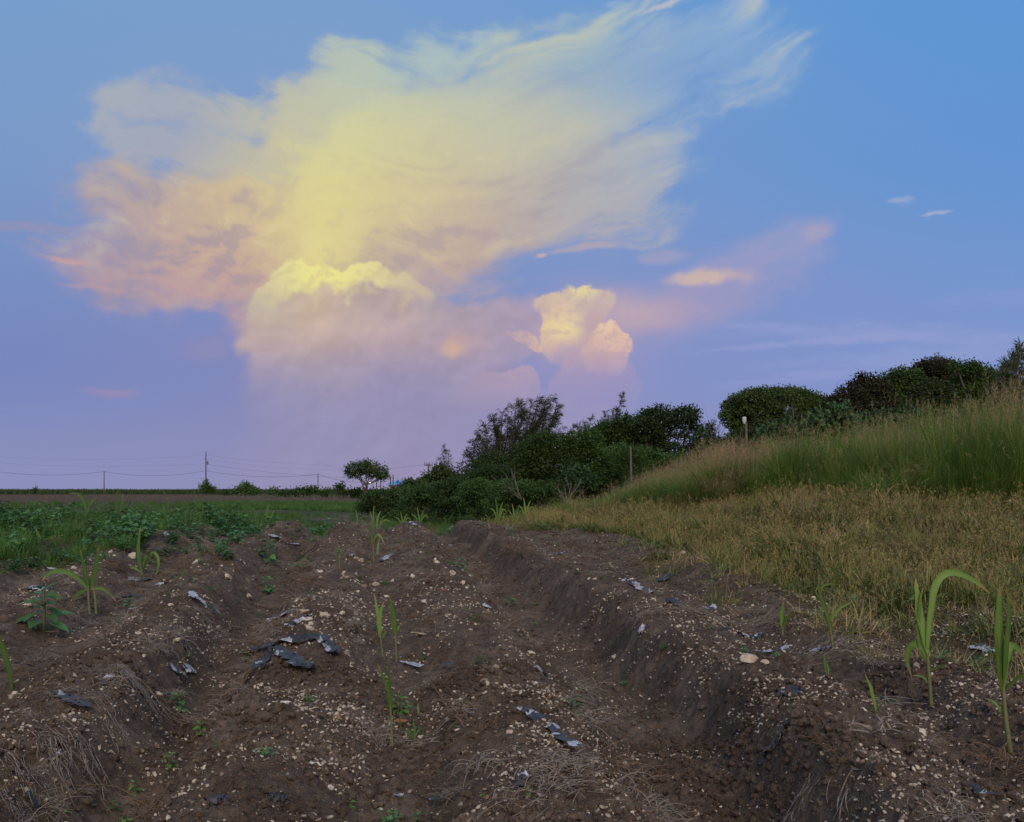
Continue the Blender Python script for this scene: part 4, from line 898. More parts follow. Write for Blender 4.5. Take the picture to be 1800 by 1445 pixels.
def tuft(n, rad, L, W, lean, bend, seg=4, mat=None, heads=0, hl=0.12, azb=None):
    mb = MB(); r = rad * rng.random(n) ** 0.6; a = rng.uniform(0, 6.283, n)
    P = np.stack([r * np.cos(a), r * np.sin(a), np.full(n, -0.03)], 1)
    az = a + rng.normal(0, 0.8, n) if azb is None else azb + rng.normal(0, 1.0, n)
    ln = L * rng.uniform(0.55, 1.1, n); t = rng.random(n) * .8
    le = np.abs(rng.normal(0, lean, n)); be = np.abs(rng.normal(bend, bend * .5, n))
    blades(mb, P, az, le, ln, W * rng.uniform(.6, 1.2, n), be, seg, t)
    if heads:    # thin stalks with a loose seed head
        k = heads; i = rng.integers(0, n, k); l2 = L * rng.uniform(.9, 1.25, k); az2 = rng.uniform(0, 6.283, k); le2 = np.abs(rng.normal(0, .22, k))
        blades(mb, P[i], az2, le2, l2, W * .35, .25, 3, .95)
        ang = le2 + .18; tip = P[i] + np.stack([np.sin(ang) * np.cos(az2) * l2, np.sin(ang) * np.sin(az2) * l2, np.cos(ang) * l2], 1)
        m_ = 9; Q = np.repeat(tip, m_, 0) - np.tile(np.linspace(0, 1, m_), k)[:, None] * np.array([0, 0, hl]) ; D = unit(rng.normal(size=(k * m_, 3)) * .7 + np.array([0, 0, .8]))
        leaves(mb, Q, D, rng.normal(size=(k * m_, 3)), hl * .5, W * .55, .90 + .1 * rng.random(k * m_), 0, 0)
    return mb.mesh('tuft', mat)
PR = {}
PR['tall'] = proto_collection('tall_proto', [tuft(130, .15, 1.0, .009, .18, .8 + .25 * (k % 3), 6, M_tall, heads=5 if k % 3 == 1 else 0, hl=.08, azb=(3.3 if k in (0, 3, 4) else None)) for k in range(6)] + [tuft(60, .16, .9, .008, .18, .6, 5, M_brown, heads=26, hl=.12) for k in range(2)])
PR['brown'] = proto_collection('brown_proto', [tuft(25, .22, (.26, .34, .42)[k % 3], .017, 1.0, 1.4, 4, M_brown if k < 4 else M_mixed, heads=3 if k < 4 else 1, hl=.04) for k in range(6)])
PR['mixed'] = proto_collection('mixed_proto', [tuft(24, .14, .40, .022, .65, 1.5, 4, M_mixed, heads=4, hl=.04) for k in range(4)])
PR['green'] = proto_collection('green_proto', [tuft(34, .10, .36, .010, .30, .9, 4, M_green) for k in range(4)])
def weed_mesh(h=.4, nl=60, L=.13, W=.085, mat=M_weed):
    mb = MB()
    for s in range(5):
        e = np.array([rng.normal() * .14, rng.normal() * .14, h * rng.uniform(.6, 1.05)])
        tube(mb, [np.zeros(3), e * .5 + rng.normal(size=3) * .015, e], [.007, .005, .003], 4, .2)
        k = nl // 5; tt = rng.uniform(.3, 1.03, k); P = e * tt[:, None] ; az = rng.uniform(0, 6.28, k)
        D = np.stack([np.cos(az), np.sin(az), rng.uniform(-.35, .25, k)], 1)
        leaves(mb, P + D * .035, D, np.array([0, 0, 1.0]) + rng.normal(size=(k, 3)) * .2, L * rng.uniform(.6, 1.15, k), W * rng.uniform(.7, 1.1, k), .2 + .6 * rng.random(k))
    return mb.mesh('weed', mat)
PR['weed'] = proto_collection('weed_proto', [weed_mesh() for _ in range(5)])
def straw_mesh(n=34, L=.16, mat=None, r=.0022, flat=.25):
    mb = MB()
    for _ in range(n):
        a = rng.uniform(0, 6.28); p0 = rng.normal(size=3) * np.array([.05, .05, .006]); d = np.array([math.cos(a), math.sin(a), rng.normal() * flat])
        l = L * rng.uniform(.4, 1.2); s_ = np.linspace(0, 1, 5)[:, None]; k = np.cross(d, [0, 0, 1]) * rng.normal() * .4
        p = p0 + d * l * s_ + k * l * s_ ** 2 + np.array([0, 0, .03]) * np.sin(s_ * 3.1); tube(mb, p, np.array([1, 1, .9, .8, .5]) * r * rng.uniform(.6, 1.3), 3, rng.random(), cap=False)
    return mb.mesh('straw', mat)
PR['straw'] = proto_collection('straw_proto', [straw_mesh(mat=M_straw if k < 4 else M_rstraw) for k in range(6)])
def region(n, y0, y1, xa=-.62, xb=.62, power=1.0):
    """even spread over the ground in a wedge that is wider than the view"""
    y = (y0 ** 2 + (y1 ** 2 - y0 ** 2) * rng.random(n) ** power) ** .5
    return rng.uniform(xa, xb, n) * (y + 1.5), y
def rots(n, tilt=.12): return np.stack([rng.normal(0, tilt, n), rng.normal(0, tilt, n), rng.uniform(0, 6.283, n)], 1)
def put(name, label, x, y, sc_, coll, nproto, dz=0.0, tilt=.12, idx=None, cat=None):
    z = H(x, y) + dz; n = len(x)
    o = scatter(name, np.stack([x, y, z], 1), rots(n, tilt), sc_, rng.integers(0, nproto, n) if idx is None else idx, PR[coll])
    tag(o, label, cat); return o
YB = lambda p: np.interp(p, [850, 950, 1000, 1250, 1500, 1800, 2100], [31, 29, 27, 22.5, 19.5, 17, 15.5])
YT = lambda p: np.interp(p, [850, 950, 1000, 1080, 1150, 1250, 1350, 1500, 1600, 1700, 1800, 2100], [895, 893, 882, 866, 838, 798, 780, 762, 744, 724, 708, 690])
# tall soft grass along the foot of the hill
x, y = region(7600, 15.5, 42, .0, .66); px = 900 + 1729 * x / y
k = (y > YB(px) + fbm(x * .5, y * .5, 800, 3) * 1.6) & (y < YB(px) + 11) & (px > 930); x, y, px = x[k], y[k], px[k]
zt = CAM_H + (860 - YT(px)) / 1729 * y; ln = (zt - H(x, y, False)) * rng.uniform(.80, 1.16, len(x)) * (1 + .55 * fbm(x * .55, y * .55, 801, 3))
ln = np.clip(ln, .35, 2.5); frontk = ss(y - YB(px), 0, 1.5)
sc_ = np.stack([.7 + .45 * ln, .7 + .45 * ln, ln * (.55 + .45 * frontk) / 1.0], 1)
put('tall_grass', 'tall soft green grass swaying along the foot of the hill', x, y, sc_, 'tall', 8, cat='grass', idx=np.where(rng.random(len(x)) < np.interp(px, [950, 1080, 1150, 1280, 1400, 1800], [.03, .07, .18, .26, .07, .04]), rng.integers(6, 8, len(x)), rng.integers(0, 6, len(x))))
# drying brown grass on the slope
UE = lambda yy: np.interp(yy, [6, 8, 10, 13, 19, 25, 30], [7.6, 6.3, 5.2, 4.85, 4.7, 3.7, 3.6])
x, y = region(32000, 7.0, 31, -.05, .66); px = 900 + 1729 * x / y; u = to_u(x, y); nz = fbm(x * .6, y * .6, 810, 4)
k = (u > UE(y) + nz * 1.9) & (y < YB(px) + 1.0) & (rng.random(len(x)) < .45 + .75 * ss(fbm(x * 1.1, y * 1.1, 811, 3), -.35, .1)); x, y, u, nz = x[k], y[k], u[k], nz[k]
edge = 1 - ss(u - UE(y), .2, 2.2)
isg = rng.random(len(x)) < .32 + .42 * edge + .35 * ss(fbm(x * .45, y * .45, 812, 3), .05, .35)
a = rng.uniform(.40, 1.12, len(x)) * (1 + .9 * fbm(x * .8, y * .8, 813, 3))
a = np.stack([a, a, a * .88], 1)
put('drying_grass', 'drying brown and yellow grass covering the slope', x[~isg], y[~isg], a[~isg], 'brown', 6, cat='grass', tilt=.35)
put('half_green_grass', 'half green grass mixed into the drying slope', x[isg], y[isg], a[isg], 'mixed', 4, cat='grass', tilt=.2)
# sparse weeds and stubble reaching down the right hand rows
x, y = region(4200, 3.4, 17, .10, .66); u = to_u(x, y); k = (u > 3.9 + fbm(x, y, 820, 2) * .8) & (u < UE(y) + .4) & (rng.random(len(x)) < .2 + .7 * ss(fbm(x * .9, y * .9, 821, 3), -.05, .35)); x, y = x[k], y[k]
put('stubble_grass', 'sparse brown stubble on the right hand rows', x, y, rng.uniform(.35, .75, len(x)), 'brown', 6, cat='grass', tilt=.3)
# weeds on the left
x, y = region(7500, 11.5, 30, -.64, .05); u = to_u(x, y); nz = fbm(x * .5, y * .35, 600, 4)
k = (u < np.interp(y, [11.5, 13.5, 16, 20, 25, 28], [-7.4, -5.4, -4.3, -3.9, -3.0, -1.0]) - nz * 1.5); x, y = x[k], y[k]; q = rng.random(len(x)) < .11
put('leafy_weeds', 'mass of dark green leafy weeds over the left end of the field', x[q], y[q], rng.uniform(.5, 1.1, q.sum()) * (1 + .8 * fbm(x[q] * .5, y[q] * .5, 881, 3)), 'weed', 5, cat='weeds')
q = ~q; put('weedy_grass', 'green grass growing among the weeds on the left', x[q], y[q], rng.uniform(.5, 1.3, q.sum()) * (1 + .8 * fbm(x[q] * .5, y[q] * .5, 880, 3)), 'green', 4, cat='grass')
x, y = region(5200, 28, 54, -.64, .02); nz = fbm(x * .25, y * .2, 830, 3); k = (x / y < -.205 + nz * .06) | (x / y > -.13) | (rng.random(len(x)) < .12); x, y = x[k], y[k]
put('rough_grass', 'rough low grass between the rows and the ploughed field', x, y, rng.uniform(.35, .95, len(x)), 'green', 4, cat='grass')
x, y = region(6000, 54, 92, -.62, -.02); nz = fbm(x * .08, y * .08, 840, 3); k = (rng.random(len(x)) < .15 + 1.2 * ss(x / y + nz * .1, -.36, -.26)) & (y > 62); x, y = x[k], y[k]
put('grass_bank', 'dark strip of grass along the near edge of the ploughed field', x, y, rng.uniform(1.0, 1.9, len(x)), 'green', 4, cat='grass')
# a scatter of seedlings over the rows
x, y = region(420, 3.0, 24, -.6, .5); u = to_u(x, y); k = (u < 4.5) & (rng.random(len(x)) < .3 + ss(y, 6, 20)); x, y = x[k], y[k]
put('seedlings', 'tiny green seedlings scattered over the stony rows', x, y, rng.uniform(.10, .24, len(x)), 'weed', 5, cat='seedlings')
# straw: dead roots and stalks, thickest on the flanks of the rows
x, y = region(9000, 2.6, 22, -.62, .5, 1.0); u = to_u(x, y)
sl_ = np.abs(H(x + .12, y, False) - H(x - .12, y, False)) / .24
w = .05 + .9 * ss(sl_, .22, .55) * ss(fbm(x * .8, y * .6, 850, 3), -.15, .25) + .5 * ss(fbm(x * .9, y * .5, 851, 3), .15, .5); w *= np.where(u > 1.9, .45, 1) * (1.2 - .6 * ss(y, 8, 20))
k = (rng.random(len(x)) < w * .5) & (u < 4.6); x, y = x[k], y[k]
put('straw_litter', 'dead roots and straw scattered over the flanks of the rows', x, y, rng.uniform(.45, 1.25, len(x)) * (1 + ss(y, 8, 20) * .5), 'straw', 6, dz=.004, tilt=.35, cat='straw')

# ---------------------------------------------------------------- stones
def stone_mesh(seed, sub=2, sq=(1, .8, .55), mat=None, rough=.28):
    bm_ = __import__('bmesh').new(); __import__('bmesh').ops.create_icosphere(bm_, subdivisions=sub, radius=.5)
    me = bpy.data.meshes.new('stone'); bm_.to_mesh(me); bm_.free()
    n = len(me.vertices); co = np.zeros(n * 3); me.vertices.foreach_get('co', co); co = co.reshape(-1, 3)
    r_ = np.random.default_rng(seed)
    for _ in range(7):                       # chop flats into it
        d = unit(r_.normal(size=3)); h = r_.uniform(.20, .40); dd = co @ d; co -= np.where(dd > h, dd - h, 0)[:, None] * d
    co *= 1 + rough * (fbm(co[:, 0] * 3 + seed, co[:, 1] * 3 + co[:, 2] * 2.1, seed, 3))[:, None]
    co *= np.array(sq); me.vertices.foreach_set('co', co.ravel())
    at = me.attributes.new('tint', 'FLOAT', 'POINT'); at.data.foreach_set('value', np.full(n, .5, np.float32))
    me.materials.append(mat); me.update(); return me
def stonemat(name, a, b, dirt=True):
    m, t = newmat(name); tc_ = nd(t, 'ShaderNodeTexCoord').outputs['Object']; rnd = nd(t, 'ShaderNodeObjectInfo').outputs['Random']
    c = mixc(t, rmp(t, rnd, 0, .9), a, b); n = noi(t, 6, 5, .7, pos(t)); n2 = noi(t, 45, 4, .7, pos(t))
    c = mixc(t, rmp(t, n2, .42, .62, 0, .45), c, (.20, .145, .10)); 
    out(t, bsdf(t, c, .9, bump(t, n2, .6, .006), .2)); return m
M_lime = stonemat('pale_limestone', (.20, .155, .11), (.56, .49, .39))
M_tanst = stonemat('tan_stone', (.22, .14, .065), (.30, .19, .09))
M_brick = stonemat('red_brick', (.28, .09, .05), (.36, .12, .065))
M_chalk = stonemat('white_chalk', (.60, .57, .52), (.70, .67, .62))
gp = [stone_mesh(900 + k, 1, (1, rng.uniform(.6, .9), rng.uniform(.4, .7)), M_lime, .3) for k in range(8)] + [stone_mesh(930, 1, (1, .7, .5), M_brick)]
PR['gravel'] = proto_collection('gravel_proto', gp)
GX, GYY, GS = [], [], []
for n, a, b, s0, s1 in ((110000, 2.3, 6, .0026, .034), (115000, 5, 11, .0042, .042), (90000, 9, 27, .008, .052)):
    x, y = region(n, a, b, -.62, .60); u = to_u(x, y); d = crest_z(y) - H(x, y, False)
    fade = ss(y, a, a + .8) if a > 3 else 1.0
    pk = (.42 + .58 * (1 - ss(d, .08, .26))) * (.12 + 1.3 * ss(fbm(x * 1.6, y * 1.3, 860, 5), -.15, .35))
    k = (rng.random(n) < pk * fade) & (u < UE(y) + .2) & ~((u < -4.6) & (y > 15)); x, y = x[k], y[k]
    GX.append(x); GYY.append(y); GS.append(s0 + (s1 - s0) * rng.random(len(x)) ** 4.0)
x = np.concatenate(GX); y = np.concatenate(GYY); s_ = np.concatenate(GS); n = len(x)
o = scatter('gravel', np.stack([x, y, H(x, y) + s_ * .12], 1), rng.uniform(0, 6.28, (n, 3)) * np.array([.12, .12, 1]), s_, np.where(rng.random(n) < .012, 8, rng.integers(0, 8, n)), PR['gravel'])
tag(o, 'small pale gravel strewn over the ridged soil', 'gravel'); print('gravel', n)
PR['clod'] = proto_collection('clod_proto', [stone_mesh(880 + k, 1, (1, rng.uniform(.7, 1), rng.uniform(.5, .8)), M_soil, .5) for k in range(5)])
x1, y1 = region(60000, 2.3, 7, -.62, .62); x2, y2 = region(60000, 6, 24, -.60, .60); x = np.concatenate([x1, x2]); y = np.concatenate([y1, y2]); u = to_u(x, y)
k = (rng.random(len(x)) < .15 + .9 * ss(fbm(x * 1.2, y, 870, 4), -.2, .3)) & (u < UE(y) + .3) & ~((u < -4.6) & (y > 15)); x, y = x[k], y[k]; s_ = (.010 + .065 * rng.random(len(x)) ** 3.2) * (1 + ss(y, 6, 20) * .5)
tag(scatter('soil_clods', np.stack([x, y, H(x, y) + s_ * .1], 1), rots(len(x), .5), s_, rng.integers(0, 5, len(x)), PR['clod']), 'brown crumbs and clods of soil covering the rows', 'soil')
# pale stones on the far ploughed field and headland
x, y = region(900, 30, 230, -.60, -.10, .8); k = rng.random(len(x)) < .7; x, y = x[k], y[k]
o = scatter('field_stones', np.stack([x, y, H(x, y) + .01], 1), rots(len(x)), rng.uniform(.04, .08, len(x)) + y * .0010 * rng.random(len(x)) ** 2, rng.integers(0, 8, len(x)), PR['gravel'])
tag(o, 'pale stones dotted over the ploughed field in the distance', 'stones')
SM = [stone_mesh(950 + k, 2, (1, rng.uniform(.5, .95), rng.uniform(.35, .7)), M_lime, .75) for k in range(12)]
def stone_at(px, py, wpx, label, mesh=None, mat=None, group=None, name='stone', sz=None, rz=None, sink=.18, cat='stone'):
    X_, Y_, Z_ = hit(px, py); w = wpx * Y_ / 1729
    me = mesh if mesh is not None else SM[rng.integers(0, 12)]
    if mat is not None: me = me.copy(); me.materials.clear(); me.materials.append(mat)
    o = bpy.data.objects.new(name, me); s_ = (w, w, w) if sz is None else tuple(w * q for q in sz)
    o.scale = s_; o.location = (X_, Y_, Z_ + s_[2] * sink); o.rotation_euler = (rng.normal() * .15, rng.normal() * .15, rng.uniform(0, 6.28) if rz is None else rz)
    link(o); tag(o, label, cat, group); return o
M_rock = stonemat('pale_rock', (.50, .43, .33), (.54, .46, .36))
BIG = stone_mesh(971, 3, (1, .8, .85), M_lime, .25)
for px_, py_, w_, lb, kw in (
    (1318,1172,38,'largest pale rock sitting on the edge of the right hand ridge', dict(mesh=BIG, mat=M_rock, sz=(1,.9,.8), rz=.4, sink=.32)),
    (1344,1168,16,'small tan rock just right of the largest pale rock', {}),
    (1410,1190,17,'pale stone right of and below the largest pale rock', {}),
    (741,1121,40,'long flat pale stone lying right of the middle cane shoots', dict(sz=(1,.45,.35), rz=.5)),
    (708,1282,30,'piece of red brick beside the front cane shoot', dict(mat=M_brick, sz=(1,.5,.35), rz=.2, name='brick_fragment')),
    (712,1292,18,'pale stone leaning under the red brick piece', {}),
    (250,1335,28,'round tan brown stone in the left furrow', dict(mat=M_tanst, sz=(1,.9,.95))),
    (274,1328,18,'pale stone right of the round tan stone', {}),
    (497,1241,36,'white flat slab of stone above the tan lump', dict(mat=M_chalk, sz=(1,.45,.25), rz=-.3)),
    (536,1246,28,'pale lump of stone right of the white flat slab', {}),
    (592,1264,22,'brown stone half buried next to the black film scrap', dict(mat=M_tanst)),
    (554,1342,29,'white angular stone low in the middle of the field', dict(mat=M_chalk, sz=(1,.6,.5), rz=-.7)),
    (581,1380,20,'pale chipped stone below the white angular stone', dict(mat=M_chalk)),
    (956,1232,22,'pale oblong stone left of the broad leafed seedling', dict(sz=(1,.6,.5), rz=-.5)),
    (25,1228,32,'pale round stone at the left edge on the ridge', {}),
    (45,1214,22,'pale stone behind the round one at the left edge', {}),
    (1262,1413,20,'white pebble on the furrow floor near the bottom edge', dict(mat=M_chalk, sz=(1,.55,.5), rz=0)),
    (1620,1284,28,'pitted pale stone on the right between the two tall shoots', {}),
    (205,1168,24,'pale pinkish stone on the second ridge from the left', {}),
    (1015,1250,14,'small white stone near the broad leafed seedling', {}),
    (725,1210,14,'white pebble above the front shoot on its right', dict(mat=M_chalk)),
    (857,1227,17,'knobbly pale stone on the middle ridge', {}),
    (1395,1010,12,'small pale stone high on the right hand row', {}),
    (985,1205,18,'pale stone on the shoulder of the middle ridge', {}),
    (872,1180,18,'pale stone lying on the top of the middle ridge', {}),
    (205,1190,16,'white stone on the crest near the left edge', dict(mat=M_chalk)),
    (570,1088,22,'pale stone at the top of the stone heap on the third ridge', {}),
    (545,1118,22,'pale stone in the middle of the stone heap on the third ridge', {}),
    (600,1085,16,'small pale stone right of the stone heap', {}),
    (725,1020,12,'white stone on the far part of the middle ridge', dict(mat=M_chalk)),
    (1055,1125,12,'white egg shaped stone on the side of the right hand ridge', dict(mat=M_chalk, sz=(1,.6,.5))),
    (780,1040,10,'small red brick chip far up the middle ridge', dict(mat=M_brick, name='brick_fragment')),
    (205,1085,10,'small red brick chip on the second ridge from the left', dict(mat=M_brick, name='brick_fragment'))):
    stone_at(px_, py_, w_, lb, **kw)
names_r = ['far left ridge', 'second ridge from the left', 'third ridge from the left, left of the middle cane shoots', 'middle ridge, left of the deep bare furrow', 'right hand ridge, right of the deep bare furrow', 'low row below the drying grass']
cnt = 0
for r_i, nm in enumerate(names_r):
    ci = 3 + r_i; made = 0
    want = (28, 50, 62, 52, 40, 18)[r_i]
    while made < want:
        Y_ = rng.uniform(3.4, 15) ; X_ = float(np.interp(Y_, GY, CX[ci])) + rng.normal() * .30
        px_ = 900 + 1729 * X_ / Y_
        if px_ < -10 or px_ > 1810 or (r_i == 5 and Y_ < 6): made += .2; continue
        w = (8 + 13 * rng.random() ** 2.2) * Y_ / 1729; Z_ = Hs(X_, Y_)
        if 860 + (CAM_H - Z_) * 1729 / Y_ > 1460: made += .1; continue
        o = bpy.data.objects.new('stone', SM[rng.integers(0, 12)]); o.location = (X_, Y_, Z_ + w * .1); o.scale = (w, w, w)
        o.rotation_euler = (rng.normal() * .3, rng.normal() * .3, rng.uniform(0, 6.28)); link(o); cnt += 1; made += 1
        tag(o, 'pale limestone lump on the ' + nm, 'stone', 'limestone lumps on the ' + nm.split(',')[0])
print('stones', cnt)
# ---------------------------------------------------------------- torn mulch film
def filmmat(name, a, b, rough):
    m, t = newmat(name); n = noi(t, 30, 4, .6, pos(t)); out(t, bsdf(t, mixc(t, rmp(t, noi(t, 16, 5, .7, pos(t)), .52, .66, 0, .75), mixc(t, rmp(t, n, .35, .65), a, b), (.10, .072, .052)), rough, bump(t, n, .5, .006), .5)); return m
M_fw = filmmat('silver_white_film', (.30, .31, .34), (.52, .54, .59), .8)
M_fb = filmmat('black_film', (.020, .021, .025), (.048, .050, .060), .6)
def film_strip(mb, pts, w, dark, lift=.008, amp=.020, o3=None):
    """ribbon of torn, crumpled film laid along ground points; two skins, silvery and black"""
    pts = np.asarray(pts, float); nu, nv = 26, 8
    sd = rng.uniform(0, 90); s_ = np.linspace(0, len(pts) - 1, nu); P = np.stack([np.interp(s_, range(len(pts)), pts[:, k]) for k in range(3)], 1)
    T = unit(np.gradient(P, axis=0)); Sd = unit(np.cross(T, [0, 0, 1.0]))
    uu = s_ / (len(pts) - 1) * (1 + .0); wl = w * (.55 + .55 * np.abs(np.sin(uu * 3.1)) ** .5) * (1 + .6 * perlin(uu * 9 + sd, uu * 0 + .5, 3)); wr = w * (.5 + .5 * np.abs(np.sin(uu * 3.1)) ** .5) * (1 + .7 * perlin(uu * 9 + sd + 40, uu * 0 + .5, 4))
    v = np.linspace(-1, 1, nv)[None, :]; off = np.where(v < 0, v * wl[:, None], v * wr[:, None]) * .5
    V = P[:, None, :] + Sd[:, None, :] * off[..., None]
    U2 = uu[:, None] * 3.2 * (len(pts) - 1) + 0 * v
    cr = fbm(U2 + sd, v * 1.7 + uu[:, None] * 2, 21, 3, .5)
    V[..., 2] += lift + np.abs(cr) * amp * 2.2 + amp * .8 * (1 - v ** 2)
    V[..., 0] += cr * amp * .9
    g = H(V[..., 0], V[..., 1], False) ; V[..., 2] = np.maximum(V[..., 2], g + .008)
    top = V.reshape(-1, 3); bot = top - np.array([0, 0, .0025])
    i = (np.arange(nu - 1)[:, None] * nv + np.arange(nv - 1)[None, :]); Fq = np.stack([i, i + 1, i + nv + 1, i + nv], -1).reshape(-1, 4)
    fc = fbm(U2[:-1, :-1] * .45 + sd * 2, (v + 0 * U2)[:-1, :-1] * .35, 33, 2).reshape(-1)
    mi = (fc < (dark - .5) * 1.1 + .10).astype(int)
    hole = fbm(U2[:-1, :-1] * 1.6 + sd * 3, (v + 0 * U2)[:-1, :-1] * 1.5, 35, 2).reshape(-1) > .42
    keep = ~hole
    mb.add(top - o3, Fq[keep], .5, mi[keep])
def film(label, strips, dark=.5, w=14, **k):
    """strips: lists of photo points on the ground"""
    if not isinstance(strips[0], list): strips = [strips]
    g0 = np.array(hit(*strips[0][0])); mb = MB()
    for st in strips:
        ww = w
        if isinstance(st[-1], (int, float)): ww = st[-1]; st = st[:-1]
        pts = [np.array(hit(*q)) for q in st]
        film_strip(mb, pts, ww * g0[1] / 1729 * 1.35, dark, o3=g0, **k)
    o = mb.build('plastic_film', [M_fw, M_fb], None, g0); tag(o, label, 'plastic film', 'scraps of torn mulch film lying on the rows')
film('largest torn sheet of black and silver film with curling arms on the third ridge', [[(446,1150),(470,1144),(505,1137),(540,1132),(566,1134),(580,1148),(588,1164),17],[(455,1185),(463,1165),(475,1152),(492,1146),16],[(490,1148),(512,1158),(532,1170),(554,1176),18]], .62, amp=.03, lift=.03)
